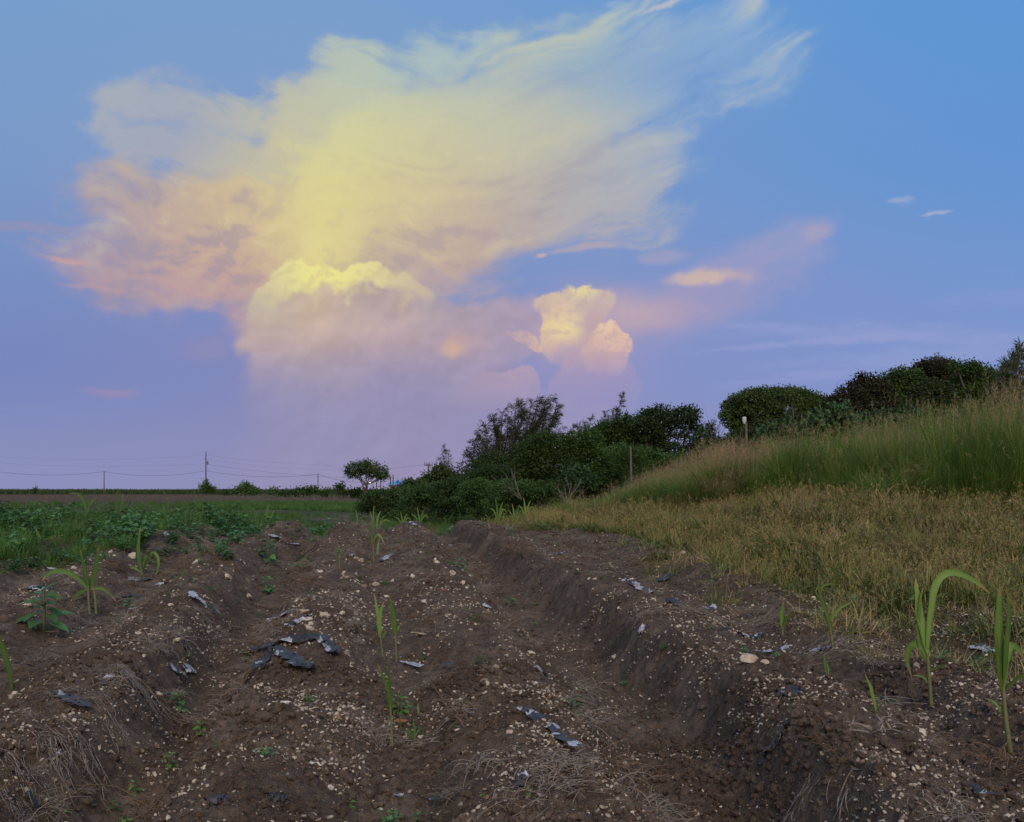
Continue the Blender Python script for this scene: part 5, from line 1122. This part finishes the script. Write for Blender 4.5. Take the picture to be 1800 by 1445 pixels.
for lb, st, dk, w in (
 ('thin dark strip with white middle uphill of the largest film sheet', [(463,1098),(480,1088),(500,1080),(520,1072)], .55, 9),
 ('crumpled film with white folds among the stone heap', [(505,1106),(525,1094),(548,1092)], .4, 10),
 ('small white upright scrap on the second ridge', [(336,1040),(342,1052)], .1, 10),
 ('white scrap below the small upright one on the second ridge', [(350,1052),(362,1066)], .3, 9),
 ('dark scrap with white edge at the furrow side of the second ridge', [(370,1070),(388,1082)], .7, 9),
 ('flat dark grey piece of film on the second ridge crest', [(283,1112),(303,1112)], .95, 18),
 ('narrow white and black strip hanging down the second ridge flank', [(310,1122),(322,1140),(332,1152)], .5, 8),
 ('large crumpled black film near the left edge', [(82,1226),(105,1224),(128,1232),(152,1244)], .72, 20),
 ('black film with one white stripe on the left flank', [(182,1210),(196,1202)], .6, 16),
 ('small white and black film scrap at the foot of the left flank', [(305,1185),(322,1192)], .5, 15),
 ('little white curl of film beside a stone in the left furrow', [(325,1180),(343,1184)], .15, 9),
 ('big white film standing up behind the leafy weed', [(42,1040),(62,1038),(82,1040)], .3, 22),
 ('black folded film right of the leafy weed', [(95,1040),(112,1055)], .9, 16),
 ('white film lying under the left cane shoot', [(84,1006),(105,1005),(128,1014)], .15, 9),
 ('white film behind the left cane shoot', [(158,992),(176,990)], .2, 10),
 ('white film at the edge of the left weeds', [(165,962),(188,958)], .25, 10),
 ('dark film in front of the left weeds', [(196,938),(216,934)], .85, 8),
 ('curled white film right of the dark one by the weeds', [(212,946),(230,952)], .3, 7),
 ('small white flake on the far left ridge', [(290,938),(294,946)], .1, 8),
 ('white and black film at the foot of the second cane shoot', [(232,1024),(248,1020),(264,1026)], .5, 16),
 ('white crumple right of the second cane shoot', [(276,1028),(290,1030)], .25, 11),
 ('long black strip on the far left ridge flank', [(215,1055),(232,1050),(250,1054)], .95, 8),
 ('small white flake beside the creeping weed', [(228,1070),(240,1070)], .1, 8),
 ('white film on the crest by the dark leafed weed', [(474,942),(492,947)], .05, 8),
 ('white film in the furrow right of the dark leafed weed', [(506,957),(526,961)], .15, 7),
 ('black scrap at the foot of the spreading weed', [(505,1006),(516,1004)], .8, 8),
 ('white wad at the foot of the far middle cane shoot', [(650,946),(660,950)], .25, 12),
 ('white scrap left of the far middle cane shoot', [(612,974),(622,982)], .3, 8),
 ('speckled white film right of the far middle cane shoot', [(672,986),(682,978),(690,976)], .3, 12),
 ('dark strip with white spot near the top of the middle ridge', [(682,940),(694,934),(702,930)], .7, 6),
 ('dark film capping the far end of the middle ridge', [(703,919),(718,918)], .8, 6),
 ('white scrap at the far end of the middle ridge', [(721,920),(730,923)], .25, 6),
 ('white scrap at the far end of the right hand ridge', [(786,932),(794,928)], .3, 7),
 ('white speck in the far furrow', [(790,958),(798,962)], .1, 7),
 ('crumpled black and white film standing on the right hand ridge', [(966,972),(984,974),(1000,974)], .6, 16),
 ('long white film strip running down the right hand ridge', [(1094,1022),(1110,1026),(1128,1036),(1148,1048)], .3, 11),
 ('rounded dark grey film lump in the hollow of the right hand rows', [(1158,1022),(1175,1014),(1187,1010)], .97, 18),
 ('black film lying behind the long white strip', [(1166,1058),(1182,1058),(1198,1066)], .95, 10),
 ('white scrap with straw right of the black film', [(1240,1070),(1256,1072)], .2, 9),
 ('small white upright scrap on the flank of the right hand ridge', [(1126,1118),(1130,1104)], .1, 8),
 ('thin dark strip on the right hand ridge crest', [(1268,1110),(1284,1116)], .9, 6),
 ('white and black film strip left of the short cane shoot', [(1302,1128),(1318,1128),(1345,1124)], .4, 9),
 ('row of white film shreds behind the largest pale rock', [(1326,1145),(1350,1148),(1384,1148)], .15, 7),
 ('white and black film at the foot of the leaning cane shoot', [(1426,1144),(1446,1142),(1466,1144)], .4, 12),
 ('black crumpled film with pale lining on the right hand ridge side', [[(1364,1232),(1380,1226),(1396,1222),22],[(1380,1240),(1400,1222),(1408,1222),14]], .7, 20),
 ('black film rag trailing down to the furrow at the right', [[(1334,1362),(1346,1346),(1358,1342),14],[(1358,1346),(1374,1326),(1386,1314),11]], .72, 14),
 ('black film near the bottom right corner', [(1706,1388),(1724,1394),(1750,1400)], .8, 18),
 ('long black and white torn strip running down the middle ridge flank', [(912,1256),(932,1260),(950,1272),(972,1284),(992,1300),(1018,1316)], .5, 17),
 ('small white shred right of the middle cane shoots', [(702,1163),(716,1166),(742,1172)], .25, 6),
 ('thin black strip on the middle ridge crest', [(776,1170),(798,1168)], .95, 6),
 ('thin white strip on the shoulder of the middle ridge', [(846,1068),(864,1076)], .2, 6),
 ('narrow white and black strip on the middle ridge shoulder', [(934,1168),(948,1178),(972,1192)], .5, 7),
 ('dark film wad sunk in the straw at the bottom centre', [(915,1392),(922,1370)], .9, 18),
 ('small white flake near the bottom centre', [(696,1402),(708,1402)], .1, 8),
 ('small black and white scrap right of the bottom weed', [(756,1408),(785,1408)], .6, 8),
 ('dark film scrap in the bottom centre left', [(476,1418),(504,1424)], .95, 14),
 ('black film at the bottom edge of the field', [(360,1442),(382,1432),(402,1430)], .9, 16),
 ('black scrap under the pale lump of stone', [(556,1254),(580,1260)], .9, 9),
 ('blue white film behind the rightmost tall shoots', [(1704,1142),(1720,1136),(1742,1150)], .3, 15),
 ('black and white triangle of film in the right hand stubble', [(1520,1088),(1538,1094)], .5, 10),
 ('white film scrap on the bare patch at the far right', [(1772,1100),(1778,1098)], .05, 6),
 ('dark strip of film in the bottom left corner', [(48,1400),(60,1412),(66,1424)], .95, 9),
 ('pale film half buried on the lower left flank', [(98,1332),(108,1340)], .2, 10),
 ('pale film shred below the largest film sheet', [(430,1195),(436,1185)], .2, 9),
 ('grey blue strip of film in front of the white flat slab', [(442,1216),(460,1208)], .5, 7)):
    film(lb, st, dk, w)

# ---------------------------------------------------------------- cane shoots: stem and separate leaves
def foliage_tip(name, c0, c1, c2, *a):
    m = foliage(name, c0, c1, c2, *a)
    for n_ in m.node_tree.nodes:
        if n_.bl_idname == 'ShaderNodeMapRange' and abs(n_.inputs['From Min'].default_value - .80) < .001 and abs(n_.inputs['From Max'].default_value - .97) < .001:
            n_.inputs['From Min'].default_value = 1.15; n_.inputs['From Max'].default_value = 1.6
    return m
M_cane_leaf = foliage_tip('cane_shoot_leaf', (0.080, 0.165, 0.026), (0.155, 0.255, 0.060), (0.26, 0.20, 0.07), 0.45, 0.35, 3.0)
M_cane_dark = foliage_tip('cane_shoot_leaf_dark', (0.052, 0.122, 0.024), (0.100, 0.185, 0.045), (0.24, 0.19, 0.07), 0.45, 0.3, 3.0)
M_stem = plain('cane_stem', (0.10, 0.14, 0.045), (0.17, 0.16, 0.075), 40, 0.6, 0.2)
M_fstem = plain('weed_stem', (0.07, 0.10, 0.03), (0.10, 0.13, 0.05), 40, 0.6, 0.2)
def spline(pts, n):
    pts = np.asarray(pts, float)
    if len(pts) == 2: pts = np.array([pts[0], pts.mean(0), pts[1]])
    s_ = np.linspace(0, len(pts) - 1, n); i = np.clip(s_.astype(int), 0, len(pts) - 2); f = (s_ - i)[:, None]
    p0 = pts[np.maximum(i - 1, 0)]; p1 = pts[i]; p2 = pts[i + 1]; p3 = pts[np.minimum(i + 2, len(pts) - 1)]
    return .5 * (2 * p1 + (p2 - p0) * f + (2 * p0 - 5 * p1 + 4 * p2 - p3) * f ** 2 + (3 * p1 - p0 - 3 * p2 + p3) * f ** 3)
def ribbon_leaf(root, o3, pts, w, mat, tint=.5, face=None, base=.45):
    """long leaf with a folded midrib; width faces roughly the open field"""
    n = 15; P = spline(pts, n); T = unit(np.gradient(P, axis=0)); fc = np.array([rng.normal() * .35, -1.0, .15]) if face is None else face
    Sd = unit(np.cross(T, fc)); Nn = unit(np.cross(Sd, T)); s_ = np.linspace(0, 1, n)
    ww = w * .5 * np.clip(base + (1 - base) * np.minimum(s_ * 3, 1), 0, 1) * np.clip(1.02 - np.maximum(s_ - .45, 0) ** 1.5 / .55 ** 1.5, .03, 1)
    wav = 1 + .09 * np.sin(s_ * 19 + rng.uniform(0, 6)) + .06 * rng.normal(size=n)
    V = np.stack([P - Sd * (ww * wav)[:, None] + Nn * (ww * .28)[:, None], P, P + Sd * (ww / wav)[:, None] + Nn * (ww * .28)[:, None]], 1).reshape(-1, 3) - o3
    i = np.arange(n - 1)[:, None] * 3 + np.array([0, 1])[None, :]
    tv = np.tile([.15, 1.0, .30], n) + rng.normal() * .1; tv[-9:] = 1.6; mb = MB(); mb.add(V, np.stack([i, i + 1, i + 4, i + 3], -1).reshape(-1, 4), np.clip(tv, 0, 2)); mb.build('leaf', mat, root)
def shoot(label, base, lvs, stems=(), mat=M_cane_leaf, swidth=5, name='cane_shoot', group='young cane shoots standing on the rows', Y=None):
    """lvs: (width px, (px,py)...) from foot to tip, in the plane of the plant"""
    g0 = np.array(hit(*base)); Yp = g0[1] if Y is None else Y
    if Y is not None: g0 = P3(base[0], base[1], Y); g0[2] = Hs(g0[0], Y)
    root = empty(name, g0); tag(root, label, 'plant', group); k = Yp / 1729
    for st in stems:
        q = [P3(a, b, Yp) for a, b in st]; q[0][2] -= .02; p = spline(q, 7) - g0; mb = MB(); tube(mb, p, np.linspace(swidth, swidth * .6, 7) * .5 * k, 6, .5); mb.build('stem', M_stem, root)
    for lf in lvs:
        w, pp = lf[0], lf[1:]; dy = rng.uniform(-.12, .12) * min(1, Yp / 8); m_ = len(pp)
        pts = [P3(a, b, Yp) + np.array([0, dy * (i / (m_ - 1)) ** 1.2, 0]) for i, (a, b) in enumerate(pp)]
        ribbon_leaf(root, g0, pts, w * k, mat)
    return root
shoot('tall bright cane shoot whose long leaf arches over to the right', (1636,1242), [
    (15,(1631,1150),(1622,1100),(1618,1050),(1619,1018)), (13,(1630,1140),(1636,1080),(1645,1034),(1667,1008),(1700,1012),(1730,1030),(1750,1046)),
    (12,(1630,1158),(1619,1136),(1604,1136),(1600,1162),(1612,1200)), (5,(1634,1180),(1646,1170),(1657,1165)), (4,(1636,1205),(1622,1190),(1606,1188)), (9,(1631,1165),(1622,1150),(1616,1120),(1620,1060),(1628,1030))],
    [[(1638,1245),(1634,1200),(1630,1148)]], swidth=8)
shoot('cane shoot at the right edge with broad upright blades', (1773,1312), [
    (19,(1763,1215),(1757,1150),(1756,1080),(1761,1027)), (15,(1764,1210),(1766,1150),(1771,1080),(1768,1030)), (9,(1761,1215),(1750,1170),(1741,1112)),
    (15,(1764,1205),(1770,1160),(1780,1138),(1797,1142),(1815,1165)), (9,(1765,1215),(1785,1190),(1805,1180)), (5,(1770,1270),(1756,1240),(1742,1232))],
    [[(1776,1315),(1768,1265),(1763,1205)]], swidth=10)
shoot('cane shoot leaning left in the right hand stubble', (1466,1147), [(7,(1462,1110),(1452,1075),(1440,1040),(1437,1003)), (5,(1457,1095),(1475,1070),(1497,1058)), (4,(1440,1042),(1450,1030),(1470,1028),(1478,1036)), (5,(1458,1100),(1446,1080),(1438,1070))], [[(1466,1147),(1458,1096)]], swidth=5)
shoot('short twin bladed shoot left of the leaning cane shoot', (1376,1116), [(7,(1375,1104),(1372,1080),(1374,1054)), (6,(1376,1104),(1380,1088),(1387,1072))], [[(1376,1116),(1375,1100)]], swidth=5)
shoot('single green blade right of the largest pale rock', (1455,1190), [(5,(1455,1190),(1453,1170),(1454,1148)),(3,(1455,1190),(1459,1176),(1457,1166))])
shoot('thin leaning blade on the right hand ridge top', (1541,1252), [(6,(1541,1252),(1535,1225),(1530,1205),(1521,1184)), (4,(1537,1262),(1536,1240))])
shoot('left one of the two bright shoots in the middle of the field', (673,1157), [(6,(669,1118),(663,1080),(655,1045)), (8,(668,1120),(667,1085),(674,1058)), (5,(671,1122),(677,1112),(672,1108))], [[(674,1158),(671,1140),(668,1112)]], swidth=4)
shoot('right one of the two bright shoots in the middle of the field', (697,1163), [(11,(695,1115),(693,1080),(687,1043)), (4,(696,1112),(700,1104),(702,1100))], [[(697,1164),(695,1110)]], swidth=4)
shoot('front cane shoot beside the red brick piece', (690,1313), [(8,(687,1260),(683,1215),(664,1164)), (6,(686,1250),(685,1200),(684,1150)), (4,(707,1292),(703,1255),(700,1225)), (8,(728,1302),(722,1288),(715,1280)), (4,(729,1302),(729,1278),(727,1262)), (4,(736,1256),(735,1246),(734,1238))], [[(690,1314),(688,1275),(686,1235)]], swidth=5, mat=M_cane_dark)
shoot('large cane shoot with a leaf arching left on the far left ridge', (160,1078), [(8,(156,1036),(150,1000),(143,965)), (10,(161,1034),(171,995),(178,958)), (9,(155,1036),(135,1014),(108,1003),(84,1010),(74,1022)), (8,(156,1035),(142,1042),(130,1055),(118,1066)), (6,(160,1036),(178,1034),(190,1040),(206,1056)), (6,(158,1034),(152,1018),(138,1006))],
    [[(158,1080),(156,1058),(155,1030)],[(169,1076),(167,1050),(163,1030)]], swidth=5, mat=M_cane_dark)
shoot('cane shoot with a drooping loop of leaf on the second ridge', (250,1010), [(8,(248,1002),(246,965),(252,925)), (5,(253,1000),(260,980),(272,970),(281,985),(279,1005),(266,1024)), (5,(250,1004),(260,988),(271,968)), (5,(247,1006),(236,998),(226,1000),(223,1012)), (4,(252,1002),(254,985),(258,975))], [[(250,1012),(249,1000)]], mat=M_cane_dark)
shoot('slender pale shoot standing near the far end of the middle ridge', (657,987), [(5,(656,960),(654,940),(654,924)), (4,(657,950),(663,940),(670,944),(677,958)), (4,(664,975),(664,962),(666,945))], [[(657,988),(656,955)]], swidth=3)
shoot('clump of bright cane shoots at the head of the middle rows', (660,932), [(3.5,(655,930),(654,912),(650,898)), (3.5,(662,930),(664,910),(669,898)), (3,(658,930),(656,905),(657,888)), (3,(666,930),(671,912),(678,906)), (2.5,(650,930),(644,910),(636,904)), (2,(664,930),(676,914),(688,918))], mat=M_cane_leaf)
shoot('narrow shoot left of the clump at the head of the rows', (629,926), [(3,(629,926),(628,910),(625,896))], mat=M_cane_dark)
shoot('twin blades standing alone where the rows meet the track', (470,922), [(5,(470,922),(469,905),(473,887)), (3,(471,920),(478,905),(482,896))], mat=M_cane_leaf)
shoot('thin yellowish shoot on the third ridge', (597,1000), [(3,(597,998),(593,975),(588,958)), (3,(597,985),(602,965),(613,957))], [[(597,1002),(596,980)]], swidth=3, mat=M_cane_dark)
shoot('broad blade cut off by the left edge of the view', (20,1212), [(10,(21,1212),(16,1165),(2,1118),(-8,1095))], mat=M_cane_dark)
shoot('tall cane shoot rising out of the left weeds', (152,925), [(6,(152,900),(148,882),(136,868),(118,868)), (5,(152,900),(160,880),(166,874))], mat=M_cane_dark, Y=19)
shoot('thin cane shoot right of the tall one in the left weeds', (208,920), [(5,(208,905),(206,885),(209,862)), (4,(208,905),(214,885),(213,866))], mat=M_cane_dark, Y=21)
shoot('pale cane shoot in the front of the left weeds', (76,962), [(6,(74,950),(80,930),(100,908)), (5,(76,950),(92,944),(108,941)), (5,(72,950),(66,938),(62,930))], mat=M_cane_dark, Y=17)
for k, (a, b, q) in enumerate(((738,925,'leftmost bright cane shoot before the thicket'),(876,920,'bright cane shoot before the bare crossing branches'),(905,915,'cane shoot right of the bare crossing branches'),(925,912,'cane shoot second from the pale forked stems'),(945,915,'arching cane shoot below the leafy bush'),(1047,935,'cane shoot standing alone in the brown grass edge'),(1070,930,'small cane shoot at the edge of the brown grass'),(708,925,'small cane shoot above the end of the middle ridge'))):
    h = (34, 44, 30, 38, 30, 36, 24, 26)[k]
    shoot(q, (a, b), [(3.2,(a,b),(a-2,b-h*.5),(a-5,b-h)), (3,(a,b),(a+4,b-h*.6),(a+8,b-h*.85)), (2.5,(a,b),(a-8,b-h*.5),(a-15,b-h*.6)), (2.5,(a,b),(a+8,b-h*.55),(a+16,b-h*.4))], mat=M_cane_leaf if k % 2 else M_cane_dark, Y=27.5 - (k in (5, 6)) * 3, group='cane shoots in front of the thicket')

# ---------------------------------------------------------------- broad leafed weeds
M_wl = foliage('broad_weed_leaf', (0.062, 0.175, 0.048), (0.100, 0.235, 0.080), None, 0.45, 0.3, 4.0)
M_wl2 = foliage('bright_weed_leaf', (0.075, 0.190, 0.026), (0.120, 0.260, 0.044), None, 0.5, 0.3, 4.0)
def leaf_mesh(L=1.0, W=.6):
    n = 7; s_ = np.linspace(0, 1, n); w = W * .5 * np.sin(np.pi * s_ ** .75) ** .8 * (1 + .05 * (-1) ** np.arange(n)); w[0] = w[-1] = .01
    z = -.28 * s_ ** 2 * L; V = np.stack([np.stack([s_ * L, -w, z + w * .35], 1), np.stack([s_ * L, 0 * w, z], 1), np.stack([s_ * L, w, z + w * .35], 1)], 1).reshape(-1, 3)
    i = np.arange(n - 1)[:, None] * 3 + np.array([0, 1])[None, :]
    mb = MB(); mb.add(V, np.stack([i, i + 1, i + 4, i + 3], -1).reshape(-1, 4), np.repeat(rng.uniform(.2, .8), n * 3)); return mb
LM = {}
for nm, mt in (('a', M_wl), ('b', M_wl2)): LM[nm] = [leaf_mesh(1, w).mesh('leaf', mt) for w in (.62, .5, .72)]
def weed(label, px, py, wpx, hpx, nl=12, kind='a', lsz=None, name='broadleaf_weed', group='broad leafed weeds on the rows'):
    g0 = np.array(hit(px, py)); k = g0[1] / 1729; W_, H_ = wpx * k, hpx * k
    root = empty(name, g0); tag(root, label, 'weed', group); L = (W_ * .42) if lsz is None else lsz * k
    mb = MB(); tube(mb, [(0, 0, -.01), (W_ * .03, 0, H_ * .5), (0, 0, H_ * .92)], [.035 * H_, .03 * H_, .015 * H_], 6); mb.build('stem', M_fstem, root)
    for i in range(nl):
        t_ = (i + .5) / nl; z = H_ * (.15 + .82 * t_); a = i * 2.4 + rng.normal() * .25; l = L * (1.1 - .5 * t_) * rng.uniform(.8, 1.15)
        r0 = (W_ * .5 - l * .85) * (1 - t_ * .75) * rng.uniform(.3, 1); r0 = max(r0, .0)
        o = bpy.data.objects.new('leaf', LM[kind][i % 3]); o.scale = (l, l, l); o.location = (math.cos(a) * r0, math.sin(a) * r0, z - r0 * .12)
        o.rotation_euler = (rng.normal() * .25, .12 - .5 * t_ + rng.normal() * .18, a); link(o, root)
    return root
for a in (('large leafy weed on the left ridge in front of the left cane shoot', 76, 1118, 98, 80, 22, 'a', 36),
 ('upright leafy weed in the furrow left of the third ridge', 468, 1046, 42, 36, 11, 'a', 18),
 ('broad leafed seedling on the right flank of the middle ridge', 1006, 1255, 66, 38, 9, 'a', 27),
 ('flat leafy seedling on the floor of the deep bare furrow', 896, 1066, 28, 18, 9, 'a', 12),
 ('spreading leafy weed on the side of the third ridge', 535, 1005, 56, 26, 18, 'a', 15),
 ('tall dark leafy weed at the furrow end beside white film', 470, 990, 52, 46, 24, 'a', 17),
 ('leafy seedling in the left furrow under the film curl', 314, 1246, 46, 34, 10, 'a', 20),
 ('bright seedling on the slope below the third ridge crest', 352, 1300, 38, 26, 10, 'b', 18),
 ('small bright seedling right of the slope seedling', 382, 1310, 16, 16, 6, 'b', 9),
 ('pale green sprig beside the round tan stone', 296, 1362, 40, 36, 11, 'b', 14),
 ('bright sprig low on the left furrow floor', 236, 1400, 34, 34, 11, 'b', 15),
 ('round leafed creeper at the lower left, upper stem', 200, 1420, 30, 18, 8, 'b', 14),
 ('round leafed creeper at the bottom left edge', 220, 1440, 34, 18, 8, 'b', 16),
 ('light green clump of weed behind the front cane shoot', 704, 1262, 62, 40, 26, 'b', 15),
 ('low leafy weed near the bottom centre', 732, 1430, 40, 20, 14, 'a', 14),
 ('flat leaf pair left of the bottom centre weed', 672, 1428, 26, 14, 6, 'a', 14),
 ('bright toothed seedling at the bottom of the bare furrow', 1176, 1430, 40, 26, 12, 'b', 17),
 ('leafy weed in the right hand stubble', 1495, 1075, 34, 26, 11, 'a', 14),
 ('flat weed on the far side of the middle ridge', 805, 1000, 40, 16, 12, 'a', 12),
 ('creeping weed on the far left ridge beside a film flake', 226, 1066, 32, 16, 10, 'a', 14),
 ('leafy weed right of the looped cane shoot', 275, 990, 40, 26, 12, 'a', 14),
 ('small seedling left of the bottom centre', 616, 1398, 24, 16, 7, 'b', 10),
 ('small green sprout on the middle ridge near the straw', 802, 1294, 14, 10, 6, 'b', 8),
 ('small sprout on the furrow side near the bare furrow top', 1042, 1200, 22, 16, 8, 'b', 8),
 ('green creeper at the foot of the arching cane shoot', 1660, 1165, 46, 26, 18, 'a', 13),
 ('leafy weed between the two tall right hand shoots', 1718, 1175, 40, 22, 16, 'a', 12),
 ('small sprig on the right flank of the second ridge', 330, 1160, 20, 14, 7, 'b', 9),
 ('tiny rosette near the bottom left stone', 118, 1430, 18, 14, 7, 'b', 9),
 ('sprig growing from the straw at the bottom centre', 928, 1395, 20, 18, 7, 'b', 10),
 ('small pale weed beside the dark wad of film', 850, 1412, 18, 12, 6, 'b', 9),
 ('seedling on the slope left of the third ridge below the film sheet', 422, 1232, 18, 14, 7, 'b', 8),
 ('small weed at the left edge of the field near the ridge end', 8, 1010, 14, 12, 6, 'b', 7),
 ('weed in the middle furrow head near the rows end', 555, 948, 30, 18, 12, 'a', 10)):
    weed(*a)
wm = [weed_mesh(.40, 70, .13, .085, M_wl) for _ in range(4)]
for i, (a, b, s_) in enumerate([(300,955,1.0),(325,950,1.1),(350,960,.9),(372,952,1.1),(395,945,1.0),(418,958,1.1),(330,975,.8),(360,978,.8),(390,972,.9),(425,938,1.0),(405,985,.8),(345,938,1.0),(440,948,.9),(290,975,.8),(380,930,1.0),(310,935,1.0),(60,1000,.7),(100,988,.8),(140,975,.9),(150,992,.6),(215,968,.8),(240,958,.9),(262,946,1.0),(20,1004,.7),(180,985,.6),(450,935,.8),(480,930,.7),(520,935,.6)]):
    g0 = hit(a, b); o = bpy.data.objects.new('leafy_weed', wm[i % 4]); o.location = g0; o.scale = (s_ * .9, s_ * .9, s_ * .75); o.rotation_euler = (0, 0, rng.uniform(0, 6)); link(o)
    tag(o, ('dark green leafy weed in the patch covering the second ridge' if i < 16 else 'dark green leafy weed straggling in front of the left weeds' if i < 25 else 'small leafy weed at the far end of the second ridge'), 'weed', ('weed patch over the second ridge' if i < 16 else 'weeds straggling onto the left ridges' if i < 25 else 'small weeds at the far end of the second ridge'))

# ---------------------------------------------------------------- straw tussocks one can tell apart
def tussock(label, px, py, wpx, n=70, mat=M_straw, spread=.6, r=.0022, up=.25, name='straw_clump', direction=None, L=.45):
    g0 = np.array(hit(px, py)); W_ = wpx * g0[1] / 1729; mb = MB()
    for _ in range(n):
        a = rng.uniform(0, 6.28) if direction is None else math.radians(direction) + rng.normal() * .45
        q = rng.normal(size=2) * W_ * .5 * spread; l = W_ * L * rng.uniform(.4, 1.3); s_ = np.linspace(0, 1, 6)
        k = rng.normal() * .5; x_ = q[0] + l * (np.cos(a) * s_ - np.sin(a) * k * s_ ** 2); y_ = q[1] + l * (np.sin(a) * s_ + np.cos(a) * k * s_ ** 2)
        z_ = H(x_ + g0[0], y_ + g0[1], False) + .006 + .02 * rng.random() + W_ * up * rng.random() * np.sin(s_ * rng.uniform(1.5, 3.1)) ** 1.0 * .8 - g0[2]
        tube(mb, np.stack([x_, y_, z_], 1), np.array([1, 1, 1, .9, .7, .4]) * r * rng.uniform(.6, 1.4), 3, rng.random(), cap=False)
    o = mb.build(name, mat, None, g0); tag(o, label, 'straw', 'clumps of dead roots and straw')
for lb, a, b, w, n, mt, kw in (
 ('pale straw tuft at the foot of the front cane shoot', 735, 1315, 80, 45, M_straw, dict(up=.2, L=.35)),
 ('big tangle of pale stalks on the middle ridge at the bottom', 965, 1385, 150, 150, M_straw, dict(up=.12, r=.0018, L=.24)),
 ('second tangle of pale stalks behind the big one at the bottom', 985, 1345, 110, 130, M_straw, dict(up=.12, r=.0018, L=.28)),
 ('reddish rootlets on the middle ridge left of the torn strip', 838, 1290, 50, 60, M_rstraw, dict(r=.0016)),
 ('pale curled roots on the right between ridge and shoots', 1535, 1290, 60, 14, M_straw, dict(up=.5, r=.0045, L=.7)),
 ('long bent pale roots hanging at the lower right', 1490, 1375, 80, 18, M_straw, dict(up=.25, r=.0034, L=.55)),
 ('dead grass tuft at the bottom right corner', 1655, 1425, 80, 60, M_straw, dict(up=.3, r=.0024, L=.35)),
 ('brown dead tuft at the right edge below the broad shoot', 1760, 1350, 90, 80, M_rstraw, dict(up=.4)),
 ('grey tuft of roots at the lower right bottom edge', 1400, 1425, 50, 36, M_straw, dict(up=.2)),
 ('hanging roots on the left flank below the black film', 210, 1180, 95, 120, M_straw, dict(up=.12, direction=-60)),
 ('hair like roots along the left flank below the crest', 175, 1235, 110, 80, M_straw, dict(up=.08, r=.0016, direction=-60, L=.3)),
 ('grey roots hanging at the lower left edge', 30, 1350, 90, 60, M_straw, dict(up=.1, r=.0017, direction=-70, L=.3)),
 ('fan of roots on the lower left flank', 155, 1335, 55, 60, M_straw, dict(up=.2, direction=-80)),
 ('roots on the left flank above the furrow bend', 90, 1310, 70, 70, M_straw, dict(up=.15, direction=-65)),
 ('roots at the left edge in the bottom corner', 25, 1410, 80, 50, M_straw, dict(up=.1, r=.0017, direction=-60, L=.3)),
 ('roots hanging under the largest film sheet', 440, 1185, 80, 110, M_rstraw, dict(up=.15, direction=-120)),
 ('straw below the spreading sheet toward the left furrow', 405, 1225, 60, 70, M_straw, dict(up=.12, direction=-120)),
 ('straw trail on the third ridge near the bright seedling', 345, 1270, 70, 70, M_straw, dict(up=.12, direction=-120)),
 ('rusty brown rootlets by the pale green sprig', 270, 1368, 34, 60, M_rstraw, dict(up=.3, r=.0016)),
 ('straw under the leafy weed near the left cane shoot', 140, 1095, 70, 60, M_straw, dict(up=.2)),
 ('straw heap on the second ridge crest', 235, 1130, 70, 60, M_straw, dict(up=.12)),
 ('straw beside the black film on the right hand ridge', 1225, 1075, 90, 70, M_straw, dict(up=.12)),
 ('straw around the short twin bladed shoot', 1345, 1098, 90, 60, M_straw, dict(up=.12)),
 ('straw on the crest of the right hand ridge', 1060, 1010, 60, 50, M_straw, dict(up=.1)),
 ('straw at the foot of the leaning cane shoot', 1440, 1155, 110, 60, M_straw, dict(up=.1, direction=20))):
    tussock(lb, a, b, w, n, mt, **kw)
print('objects', len(bpy.data.objects))
# ---------------------------------------------------------------- tell alike stones and weeds apart by what they lie beside
bpy.context.view_layer.update()
tops = [o for o in C.objects if o.parent is None and o.get('category')]
cap_ = lambda s_: s_[:-1] if s_.endswith('.') else s_
anch = [o for o in tops if o['category'] in ('plastic film', 'plant', 'weed', 'stone', 'straw') and not o.name.startswith('leafy_weed') and not (o['category'] == 'stone' and o.get('group')) and len(o['label'].split()) <= 11 and o.location.y < 26]
AP = np.array([o.location[:] for o in anch]); seen = set()
for o in tops:
    if not ((o['category'] == 'stone' and o.get('group')) or o.name.startswith('leafy_weed')): continue
    p = np.array(o.location[:]); k = p[1] / 1729; d = np.hypot((AP[:, 0] - p[0]) / k, 1.4 * (AP[:, 2] - p[2] - (AP[:, 1] - p[1]) * 0 ) / k * 0 + (CAM_H - p[2]) * 1729 / p[1] - (CAM_H - AP[:, 2]) * 1729 / AP[:, 1])
    if o.name.startswith('leafy_weed'): sz_ = 'leafy weed'
    else:
        w = o.scale.x * 1729 / p[1]; sz_ = 'small pale stone' if w < 11 else 'pale stone' if w < 15 else 'larger pale stone'
    for j in np.argsort(d)[:7]:
        if d[j] < 4: continue
        dx = (p[0] / p[1] - AP[j, 0] / AP[j, 1]) * 1729; dy = (CAM_H - p[2]) * 1729 / p[1] - (CAM_H - AP[j, 2]) * 1729 / AP[j, 1]
        rel = ('right of' if dx > 0 else 'left of') if abs(dx) > abs(dy) * 1.2 else ('in front of' if dy > 0 else 'behind')
        far_w = 'just ' if d[j] < 45 else 'well ' if d[j] > 110 else ''
        lb = '%s %s%s the %s' % (sz_, far_w, rel, anch[j]['label'])
        if lb not in seen and len(lb.split()) <= 16:
            seen.add(lb); o['label'] = lb; break
